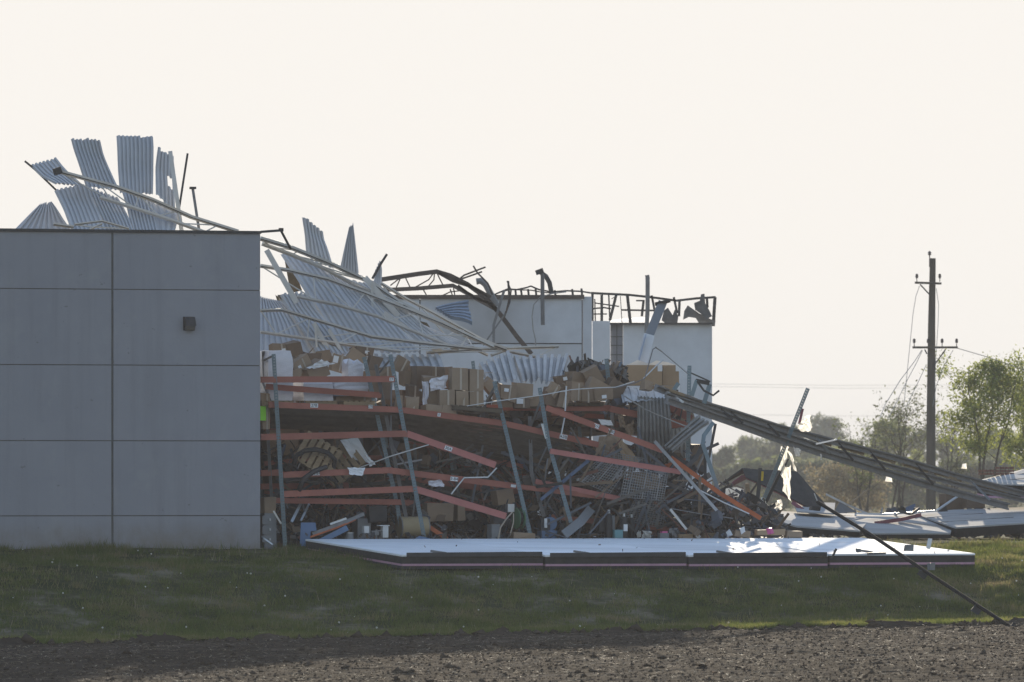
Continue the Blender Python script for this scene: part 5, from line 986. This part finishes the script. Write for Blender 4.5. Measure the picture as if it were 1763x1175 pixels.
for i, (x0, y0, x1, y1, rl, lb) in enumerate(((1165, 920, 1192, 930, 0, 'flat brown carton right of the toolbox'), (1194, 918, 1204, 930, 40, 'carton standing on its corner with a white diamond'), (1208, 918, 1240, 929, 2, 'long brown carton at the back of the right panel'), (1262, 915, 1290, 925, -4, 'brown carton piece left of the fallen slabs'), (1300, 912, 1350, 922, 2, 'long flat brown carton under the fallen slabs'), (1352, 914, 1380, 926, 0, 'torn carton end in front of the fallen slabs'))):
    cbox(lb, x0, y0, x1, y1, -.2 if i > 2 else .3, rl, 20, ('card_tan', 'card_b')[i % 2], .3, None, None, .02, (0, 0, .12, .12) if i == 1 else None)
for i, (x, y, lb) in enumerate(((1255, 918, 'white crumpled paper left of the brown carton pieces'), (1278, 914, 'white cup-like carton right of the crumpled paper'), (1326, 914, 'pink scrap under the fallen slabs'))):
    mb = MB(); mb.box(A(x, y, -.2), (.14, .12, .16), Rot(30 * i, 20), .03); tag(obj('paper_scrap', mb, 'pink_plastic' if i == 2 else 'paper_white'), lb, 'scrap')
# hoses, rods and lines
def line(name, label, pts, r, mat, cat, n=6): mb = MB(); mb.tube([A(*p) for p in pts], r, n); return tag(obj(name, mb, mat), label, cat)
line('black_hose', 'thick black hose looping over the broken pallet', [(506, 800, .9), (510, 785, .8), (525, 776, .7), (545, 774, .7), (565, 780, .8), (577, 793, .9), (574, 806, 1.0)], .07, 'hose', 'hose')
line('black_hose', 'black hose hanging over the lower left beam', [(562, 804, .3), (540, 812, .2), (524, 824, .2), (516, 840, .3), (515, 850, .5)], .07, 'hose', 'hose')
line('black_hose', 'thin black hose bent behind the lower left beam', [(560, 820, .8), (576, 828, .8), (584, 845, .9)], .05, 'hose', 'hose')
line('black_hose', 'tangled black hose low behind the first post', [(492, 830, 1.2), (510, 826, 1.1), (545, 832, 1.2), (560, 826, 1.3)], .06, 'hose', 'hose')
line('bent_conduit', 'bright bent conduit dangling below the sagging middle beam', [(777, 851, .2), (799, 823, .2), (840, 822, .2), (855, 806, .2)], .026, 'galvanised', 'conduit')
line('thin_rod', 'thin pale rod slanting across the left posts', [(618, 806, .7), (672, 786, .25), (738, 766, .2)], .018, 'galvanised', 'rod')
line('thin_rod', 'white rod standing in front of the middle boxes', [(975, 665, .2), (973, 708, .2)], .022, 'appliance_white', 'rod'); line('thin_rod', 'lower white rod leaning below the middle shelf', [(972, 720, .6), (966, 750, .5)], .022, 'appliance_white', 'rod')
line('white_line', 'long white line strung across the middle box heap', [(800, 700, .3), (862, 690, .3), (930, 681, .2), (985, 671, .3), (1030, 668, .5), (1060, 667, .5), (1092, 657, .8)], .014, 'appliance_white', 'cord', 5)
line('thin_cable', 'dark cable sagging from the box heap to the right bay beam', [(1075, 682, .4), (1110, 705, .3), (1150, 722, .2), (1188, 737, .1)], .022, 'wire', 'cable', 5); line('thin_cable', 'thin line from the leaning column to the sixth post', [(1128, 598, 4), (1140, 606, 4), (1186, 645, 2)], .02, 'wire', 'cable', 4)
line('thin_rod', 'pale rod running up from the bent sheet to the leaning column', [(1108, 652, 2), (1130, 630, 2), (1142, 620, 2)], .018, 'galvanised', 'rod'); line('bent_conduit', 'twisted pale conduit over the bent sheet', [(1060, 668, .4), (1092, 660, .4), (1110, 652, .4), (1124, 602, .8), (1130, 598, .8)], .016, 'steel_grey', 'conduit')
mb = MB(); mb.bar([A(1127, 760, -.2), A(1172, 810, -.3), A(1234, 879, -.5)], .09, .06); tag(obj('bright_channel', mb, 'galvanised'), 'long bright metal channel slanting down over the right bay', 'channel')
mb = MB(); mb.bar([A(1154, 877, 0), A(1182, 912, -.2)], .07, .05); tag(obj('bright_channel', mb, 'galvanised'), 'short bright channel low in the right bay', 'channel')
line('thin_rod', 'thin bright rod running right from the short channel', [(1155, 876, .1), (1200, 884, 0), (1262, 893, -.2)], .016, 'steel_grey', 'rod'); line('thin_rod', 'bright edged rod above the orange strip', [(1206, 845, 0), (1245, 865, -.2), (1290, 885, -.4)], .018, 'appliance_white', 'rod')
# buckled upright frames at the right end of the racks
bf = thing('bent_rack', 'buckled grey rack frame at the right end under the girder', 'rack frame', A(1215, 905, 0))
for pts, w, m_ in (([(1228, 728, 1), (1212, 750, .9), (1210, 765, .8), (1222, 800, .7), (1240, 855, .5)], .12, 'rack_blue'), ([(1212, 760, .9), (1198, 790, .8), (1180, 805, .8)], .12, 'steel_dark'), ([(1232, 730, 1.2), (1226, 762, 1.2), (1220, 790, 1.2)], .08, 'steel_dark'), ([(1237, 764, .8), (1215, 774, .8), (1190, 790, .9)], .09, 'steel_dark'), ([(1214, 775, .9), (1214, 835, .8)], .09, 'steel_dark'), ([(1180, 795, .9), (1196, 815, .8), (1205, 830, .7)], .12, 'steel_dark'), ([(1150, 775, 1.4), (1166, 790, 1.3), (1190, 802, 1.2)], .12, 'steel_dark'), ([(1196, 835, .7), (1190, 905, .5)], .07, 'steel_dark'), ([(1224, 880, .4), (1206, 915, .3)], .07, 'steel_dark'), ([(1184, 640, 2), (1222, 657, 2.2)], .04, 'steel_dark')):
    mb = MB(); mb.bar([A(*p) for p in pts], w, .07); obj('bent_bar', mb, m_, bf)
bf2 = thing('bent_rack', 'broken blue-grey frame poking up against the far end wall', 'rack frame', A(1205, 700, 2))
for pts, w, m_ in (([(1191, 682, 2), (1198, 660, 2), (1200, 655, 2)], .12, 'rack_blue'), ([(1212, 695, 2.2), (1222, 662, 2.2)], .13, 'rack_blue'), ([(1199, 656, 2), (1220, 660, 2.2)], .12, 'steel_dark'), ([(1200, 656, 2), (1212, 673, 1.8), (1228, 681, 1.6), (1238, 673, 1.6)], .06, 'steel_dark'), ([(1158, 675, 2.6), (1168, 660, 2.6)], .12, 'rack_blue')):
    mb = MB(); mb.bar([A(*p) for p in pts], w, .07); obj('bent_bar', mb, m_, bf2)
# ------------------------------------------------------------------ long fallen roof girder
gt = thing('fallen_girder', 'long grey double-chord roof girder fallen from the racks to the slabs at right', 'girder', A(1720, 880, -1))
def deepen(P): return [(x, y, o + 33 * max(0, min(1, (x - 1150) / 560))) for x, y, o in P]
UP = [(1130, 668, -.3), (1190, 690, -.6), (1260, 710, -.9), (1340, 736, -1.2), (1440, 762, -1.5), (1540, 788, -1.6), (1640, 818, -1.6), (1760, 850, -1.4), (1800, 860, -1.4)]
LO = [(1150, 689, -.6), (1200, 706, -.9), (1260, 727, -1.2), (1340, 756, -1.5), (1420, 782, -1.8), (1520, 812, -2.0), (1620, 842, -2.1), (1735, 872, -2.0)]
MI = [(1148, 680, -.5), (1230, 708, -.8), (1330, 742, -1.1), (1430, 775, -1.4), (1530, 802, -1.5), (1640, 832, -1.6), (1763, 862, -1.5)]
UP, LO, MI = deepen(UP), deepen(LO), deepen(MI)
def girder(pts, w, d, m_, nm):
    mb = MB(); g = w * .5; mb.sweep([A(*p) for p in pts], [(-w / 2, -d / 2), (w / 2, -d / 2), (w / 2, d / 2), (g / 2, d / 2), (g / 2 - .01, d / 2 - .06), (-g / 2 + .01, d / 2 - .06), (-g / 2, d / 2), (-w / 2, d / 2)]); return obj(nm, mb, m_, gt)
girder(UP, .20, .14, 'steel_grey', 'top_chord'); girder(LO, .24, .14, 'steel_grey', 'bottom_chord'); girder(MI, .16, .12, 'steel_grey', 'middle_chord')
for k, f0 in enumerate((.02, .16, .19, .30, .45, .52, .62, .77, .93)):
     a = along(UP, f0 * .93); b = along(LO, f0); mb = MB(); mb.bar([a + Vector((0, .05, 0)), b + Vector((.25, .05, 0))], .07, .06); obj('spacer', mb, 'galvanised' if k % 4 == 0 else 'steel_dark', gt)
for k in range(10):
    a = along(MI, (k + .1) / 10.2); b = along(MI, (k + .85) / 10.2); mb = MB(); mb.bar([a + Vector((0, .1, .17)), b + Vector((0, .1, .15))], .09, .05); obj('wood_nailer', mb, 'wood', gt)
mb = MB(); mb.bar([A(1404, 765, 13), A(1440, 757, 15)], .05, .04); tag(obj('metal_strip', mb, 'galvanised'), 'short bright strip lying across the fallen girder', 'strip')
# ------------------------------------------------------------------ leaning rack posts with torn plastic
OSH[0] = 12.0
lp1 = thing('leaning_upright', 'tall perforated rack upright leaning right beside the fallen girder', 'rack upright', A(1310, 870, -1))
post(lp1, (1391, 669, -1.9), (1312, 868, -1.0), .12, .09, 'rack_blue'); post(lp1, (1356, 790, -.9), (1318, 866, -.8), .10, .08, 'steel_dark', holes=False)
mb = MB(); mb.bar([A(1382, 704, -1.5), A(1376, 730, -1.5)], .08); obj('red_brace', mb, 'maroon_foam', lp1)
def plastic(label, pts, o, seed, amp=.09): return crumple('torn_plastic', label, pts, o, 'plastic_sheet', 'plastic sheet', seed, amp=amp, nsub=7, single=True)
plastic('long white plastic rag hanging lowest from the leaning upright', ((1344, 806), (1360, 802), (1362, 866), (1350, 845)), -1.0, 41); plastic('white plastic rag twisted along the leaning upright under the girder', ((1344, 770), (1358, 768), (1352, 806), (1340, 812)), -1.0, 42)
plastic('thin torn plastic streamers right of the leaning upright', ((1356, 776), (1362, 780), (1372, 812), (1368, 810)), -1.1, 43, .05); plastic('white plastic shred hanging just below the girder', ((1366, 770), (1380, 774), (1376, 786), (1371, 785)), -1.7, 44, .05)
plastic('white plastic tatters caught above the girder', ((1376, 728), (1394, 714), (1398, 744), (1372, 740)), -1.6, 45); plastic('small white plastic wad low beside the leaning upright', ((1334, 866), (1348, 860), (1346, 876), (1336, 878)), -1.0, 46); plastic('white plastic tip rising from the slab at the foot of the upright', ((1310, 862), (1316, 856), (1326, 876), (1308, 876)), -1.0, 47)
plastic('tiny plastic shred hanging from the girder', ((1412, 782), (1415, 782), (1415, 793), (1413, 792)), -1.9, 48, .02)
for i, (x, y, w, Y, lb) in enumerate(((1530, 824, 13, 300, 'white plastic scrap caught in the bare tree left of the pole'), (1660, 803, 10, 330, 'white plastic scrap caught right of the pole'), (1651, 771, 4, 330, 'tiny white scrap in the branches right of the pole'))):
    mb = MB(); c = W(x, y, Y); k = w * Y / F / 2; mb.add([c + Vector((-k, 0, -k * .8)), c + Vector((k, .1, -k)), c + Vector((k * .7, 0, k)), c + Vector((-k * .6, -.1, k * .8)), c + Vector((0, .15, 0))], [(0, 1, 4), (1, 2, 4), (2, 3, 4), (3, 0, 4)]); tag(obj('plastic_scrap', mb, 'plastic_sheet'), lb, 'plastic scrap')
OSH[0] = 16.0
t = thing('padded_bollard', 'dark broken bollard with a yellow sleeve beside the leaning upright', 'bollard', A(1303, 872, -.6)); mb = MB(); mb.bar([A(1303, 872, -.6), A(1307, 835, -.5), A(1309, 807, -.4)], .12); obj('shaft', mb, 'steel_dark', t); mb = MB(); mb.bar([A(1312, 828, -.6), A(1313, 812, -.6)], .07); obj('sleeve', mb, 'yellow', t)
mb = MB(); mb.bar([A(1307, 828, -.5), A(1290, 852, -.3), A(1272, 872, -.2)], .06); tag(obj('bent_rod', mb, 'steel_dark'), 'dark rod bent down left from the broken bollard', 'rod'); mb = MB(); mb.box(A(1287, 842, -.4), (.12, .08, .35), Rot(20, 6)); tag(obj('timber_stub', mb, 'wood'), 'short pale timber stub left of the broken bollard', 'timber')
mb = MB(); mb.slab([A(1238, 843, .4), A(1268, 839, .4), A(1280, 843, 1.5), A(1240, 848, 1.5)], .2); tag(obj('snowy_wrap', mb, 'plastic_sheet'), 'bright white plastic lying behind the orange strip', 'plastic sheet')
# ------------------------------------------------------------------ fallen slabs at the right
OSH[0] = 31.0
def slab_thing(label, top, th, o=None, mats=('slab_grey', 'slab_edge', None), name='fallen_slab', dn=Vector((0, 0, -1))):
    P = [A(x, y, q) for x, y, q in top]; c = sum(P, Vector()) / len(P); t = thing(name, label, 'concrete slab', Vector((c.x, c.y, min(p.z for p in P) - th)))
    mb = MB(); mb.slab(P, .05, dn); obj('face', mb, mats[0], t)
    if len(P) > 4 and mats[0] == 'slab_grey':
        for f in (.33, .66):
            mb = MB(); mb.bar([P[0].lerp(P[-1], f) + Vector((0, 0, .004)), P[1].lerp(P[-2], f) + Vector((0, 0, .004))], .02); obj('board_joint', mb, 'slab_edge', t); q = [p + dn * .051 for p in P]; mb = MB(); mb.slab([c + (p - c) * .998 - Vector((0, 0, .051)) * 0 + (dn * .051) for p in P], th - .05, dn); obj('edge_core', mb, mats[1], t)
    if mats[2]: mb = MB(); mb.slab([c + (p - c) * .996 + dn * (th + .002) for p in P], .07, dn); obj('foam_layer', mb, mats[2], t)
    return t
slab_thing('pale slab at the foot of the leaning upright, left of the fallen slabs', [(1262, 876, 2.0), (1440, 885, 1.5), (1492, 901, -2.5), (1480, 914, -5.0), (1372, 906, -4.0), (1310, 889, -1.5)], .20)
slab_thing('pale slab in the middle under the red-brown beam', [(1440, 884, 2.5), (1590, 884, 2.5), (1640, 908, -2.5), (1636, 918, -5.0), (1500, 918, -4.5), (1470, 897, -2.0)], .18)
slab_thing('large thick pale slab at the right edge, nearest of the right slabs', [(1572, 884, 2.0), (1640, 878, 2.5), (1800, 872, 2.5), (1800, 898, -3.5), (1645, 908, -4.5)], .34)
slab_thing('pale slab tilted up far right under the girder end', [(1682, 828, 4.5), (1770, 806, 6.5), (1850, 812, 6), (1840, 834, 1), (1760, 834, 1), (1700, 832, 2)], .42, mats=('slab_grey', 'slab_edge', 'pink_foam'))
slab_thing('dark slab with purple foam sloping up to a ridge left of the upright', [(1206, 858, 1.5), (1278, 806, 2.0), (1292, 807, 4), (1222, 842, 4)], .22, mats=('slab_edge', 'slab_edge', 'maroon_foam'))
slab_thing('dark slab with purple foam sloping down right behind the upright', [(1278, 807, 2.2), (1372, 812, 2.4), (1424, 872, 1.8), (1404, 880, 1.2), (1340, 846, 1.4), (1284, 822, 1.8)], .12, mats=('slab_edge', 'slab_edge', 'maroon_foam'), dn=Vector((0, 1, -.3)))
slab_thing('small white slab piece behind the leaning upright', [(1366, 864, 3), (1438, 866, 3), (1436, 884, -.5), (1372, 880, -.5)], .10)
mb = MB(); mb.bar([A(1365, 866, 1), A(1382, 878, .5)], .12); tag(obj('red_bar', mb, 'maroon_foam'), 'short dark red bar at the left of the small white slab', 'bar'); mb = MB(); mb.box(A(1403, 876, -1.2), (.32, .25, .15), Rot(20), .03); tag(obj('dark_block', mb, 'black'), 'small black block lying on the pale slab', 'block')
mb = MB(); mb.bar([A(1422, 851, 1.5), A(1456, 868, 1.2), A(1492, 884, 1)], .06, .2); tag(obj('metal_flashing', mb, 'galvanised'), 'bright metal flashing strip slanting to the slabs', 'flashing'); mb = MB(); mb.slab([A(1434, 885, 1), A(1446, 864, 1.2), A(1476, 882, 1)], .03, Vector((0, 1, 0))); tag(obj('bent_plate', mb, 'steel_grey'), 'grey triangular bent plate under the flashing strip', 'plate')
line('thin_rod', 'thin pale rod pointing up right from the flashing strip', [(1462, 868, 1.4), (1496, 842, 1.8)], .03, 'wood', 'rod')
mb = MB(); mb.bar([A(1508, 901, -2.5), A(1550, 895, -2.2), A(1584, 887, -2)], .12, .15); tag(obj('red_brown_beam', mb, 'maroon_foam'), 'red-brown beam piece lying on the middle slab', 'beam'); mb = MB(); mb.bar([A(1546, 880, .5), A(1568, 886, -.5), A(1582, 876, .5)], .08); tag(obj('bent_bar', mb, 'steel_dark'), 'short bent bar behind the red-brown beam', 'bar')
mb = MB(); mb.bar([A(1474, 884, 1), A(1520, 886, .6), A(1610, 880, .8)], .06, .3); tag(obj('white_trim', mb, 'appliance_white'), 'long white trim strip behind the red-brown beam', 'trim')
cbox('brown carton standing behind the slabs left of the girder end', 1622, 850, 1656, 880, 3.0, 3, 20, 'card_c', .6, None, None); line('bent_conduit', 'bright rod leaning against the brown carton', [(1612, 880, 1), (1653, 852, 1)], .04, 'galvanised', 'rod')
cbox('dim carton under the girder end', 1658, 858, 1692, 876, 2.5, 2, 20, 'card_c', .6, None, None)
bs = thing('brick_stack', 'low stack of brown bricks on the far slab at the right edge', 'brick stack', A(1715, 818, 5))
for j, (x0, x1, y) in enumerate(((1684, 1712, 816), (1684, 1712, 811), (1713, 1746, 816), (1713, 1746, 811), (1713, 1746, 806))):
    for k in range(4): xa = x0 + (x1 - x0) * k / 4; mb = MB(); mb.box(A((xa + xa + (x1 - x0) / 4) / 2, y, 5.0), ((x1 - x0) / 4 / 60 * .94, .5, .078)); obj('brick', mb, 'brick', bs)
OSH[0] = 0.0
t = thing('fallen_pipe', 'long dark pipe leaning from the slabs down across the grass to the field edge', 'pipe', W(1740, 1082, 230)); mb = MB(); PP = [W(1408, 865, 246), W(1500, 921.5, 241.5), W(1600, 988.5, 237), W(1745, 1083, 230.5)]; mb.tube(PP, .05, 10); obj('shaft', mb, 'pipe_black', t)
for f, s in ((.55, .1), (.82, .14)): c = PP[0].lerp(PP[3], f); mb = MB(); mb.box(c + Vector((0, -.02, -.12)), (.22, .12, .16), Rot(0, -34), .03); obj('clamp', mb, 'steel_dark', t)
mb = MB(); mb.box(PP[3] + Vector((0.1, 0, .02)), (.4, .25, .2), Rot(10, -30), .05); obj('broken_foot', mb, 'steel_dark', t); mb = MB(); mb.bar([PP[0], PP[0] + Vector((-.1, 0, .25))], .03); obj('tip_rod', mb, 'galvanised', t)
for i, (x, y, w, h, lb) in enumerate(((1600, 936, .1, .28, 'small white shard standing on the rightmost pale panel'), (1565, 944, .28, .16, 'small grey block on the rightmost pale panel'), (1478, 948, .12, .1, 'tiny grey block in the middle of the rightmost pale panel'), (1604, 976, .3, .2, 'grey scrap on the grass under the long pipe'))):
    Y = 246 if i < 3 else 240; mb = MB(); mb.box(W(x, y, Y), (w, .1, h), Rot(20 * i, -12 * (i == 0)), .02); tag(obj('concrete_shard', mb, 'slab_face' if i == 0 else 'cabinet'), lb, 'shard')
mb = MB(); mb.bar([W(1432, 962, 243.6), W(1440, 945, 243.6)], .06); tag(obj('bent_bar', mb, 'steel_dark'), 'short dark bar sticking up from the front of the rightmost pale panel', 'bar')
mb = MB(); mb.bar([W(1493, 954, 244.5), W(1525, 953, 244.5)], .07, .2); tag(obj('angle_piece', mb, 'steel_grey'), 'short grey angle lying on the rightmost pale panel', 'angle')
# ------------------------------------------------------------------ countless scraps
def scraps(name, label, n, gen, smin, smax, seed):
    r = random.Random(seed); mb = MB()
    for i in range(n):
        p = gen(r); k = r.random(); s = r.uniform(smin, smax)
        dim = (s, s * .7, s * .6) if k < .35 else (s * 2.6, s * .22, s * .12) if k < .75 else (s * 1.5, s * 1.2, .02)
        mb.box(p, dim, Rot(r.uniform(0, 180), r.uniform(-70, 70), r.uniform(-60, 60)), .01, r)
    o = obj(name, mb, 'scrap', kind='stuff'); o['label'] = label
def inpile(r):
    px = r.uniform(470, 1215); o = r.uniform(1.0, 6); p = A(px, 900, o); p.z = r.random() ** 1.7 * (1.3 + 1.2 * (px > 900)) + .05; return p
scraps('rack_debris', 'small dark scraps filling the floor under the racks', 1500, inpile, .08, .32, 3)
def front(r): px = r.uniform(495, 1390); p = A(px, 930, r.uniform(.25, .9)); p.z = r.random() ** 2 * .35 + .08; return p
scraps('floor_litter', 'small litter along the back of the pale panels', 420, front, .04, .15, 4)
def top(r): px = r.uniform(980, 1075); p = A(px, 640 + r.uniform(-14, 12) + abs(px - 1020) * .12, r.uniform(2.8, 4.5)); return p
scraps('heap_litter', 'torn scraps on top of the box heap left of the big tan boxes', 130, top, .10, .34, 5)
def rightpile(r):
    px = r.uniform(1195, 1345); p = A(px, 870, r.uniform(-.5, 3.0) + (r.uniform(3, 24) if px > 1250 else 0)); p.z = r.random() ** 1.6 * (1.5 - abs(px - 1250) / 130) + .3; return p
scraps('slab_litter', 'splintered scraps between the racks and the fallen slabs', 380, rightpile, .08, .36, 6)
def far_r(r): px = r.uniform(1380, 1800); p = A(px, 880, r.uniform(32, 44)); p.z = r.random() ** 2 * .9 + .1; return p
scraps('yard_litter', 'scattered scraps behind the fallen slabs', 260, far_r, .08, .4, 7)
def inner(r): px = r.uniform(460, 1190); o = r.uniform(2.2, 6.5); p = A(px, 800, o); p.z = r.choice((1.2, 2.5, 3.8)) + r.uniform(-.2, .5); return p
scraps('shelf_debris', 'dim splintered boards and scraps among the deep racking', 900, inner, .08, .36, 8)

def tangle(name, label, n, gen, seed):
    r = random.Random(seed); mb = MB()
    for i in range(n):
        p = gen(r); d = Vector((r.uniform(-1, 1), r.uniform(-.4, .4), r.uniform(-.8, .8))).normalized() * r.uniform(.35, .9); k = Vector((r.uniform(-.2, .2), 0, r.uniform(-.25, .25))); w = r.uniform(.03, .10)
        mb.bar([p - d, p + k * .5, p + d + k], w, w * .6)
    o = obj(name, mb, 'scrap', kind='stuff'); o['label'] = label
def tg(r): px = r.uniform(940, 1235); o = r.uniform(.2, 3.2); p = A(px, 850, o); p.z = .3 + 2.6 * r.random() * max(.25, 1 - max(0, px - 1120) / 190); return p
tangle('steel_tangle', 'tangle of bent bars and splintered boards filling the right bay', 230, tg, 12)
def tg2(r): px = r.uniform(470, 940); o = r.uniform(1.6, 3.6); p = A(px, 850, o); p.z = .3 + 2.4 * r.random(); return p
tangle('shelf_tangle', 'tangle of thin bars and boards between the left racks', 150, tg2, 13)
def onpanel(r): u = edges[0] + .2 + (edges[4] - edges[0] - .4) * r.random(); s_ = .4 + 8 * r.random() ** 1.6; q = C0 + U * u + N * s_; return Vector((q.x, q.y, .27 - .4 * (s_ - .2) / 8.4 + .03))
scraps('panel_litter', 'small scraps scattered on the pale fallen panels', 26, onpanel, .015, .05, 14)
# ------------------------------------------------------------------ haze
mb = MB(); mb.hexa([Vector(p) for p in ((-3100, -450, -8), (3100, -450, -8), (3100, 6100, -8), (-3100, 6100, -8), (-3100, -450, 16), (3100, -450, 16), (3100, 6100, 16), (-3100, 6100, 16))])
hz = obj('haze', mb, None, kind='stuff')
m = bpy.data.materials.new('haze'); m.use_nodes = True; nt = m.node_tree; nt.nodes.clear()
pv = nt.nodes.new('ShaderNodeVolumePrincipled'); pv.inputs['Color'].default_value = (0.92, 0.92, 0.96, 1); pv.inputs['Density'].default_value = 0.00018; pv.inputs['Anisotropy'].default_value = 0.0
om = nt.nodes.new('ShaderNodeOutputMaterial'); nt.links.new(pv.outputs[0], om.inputs['Volume']); hz.data.materials.append(m)
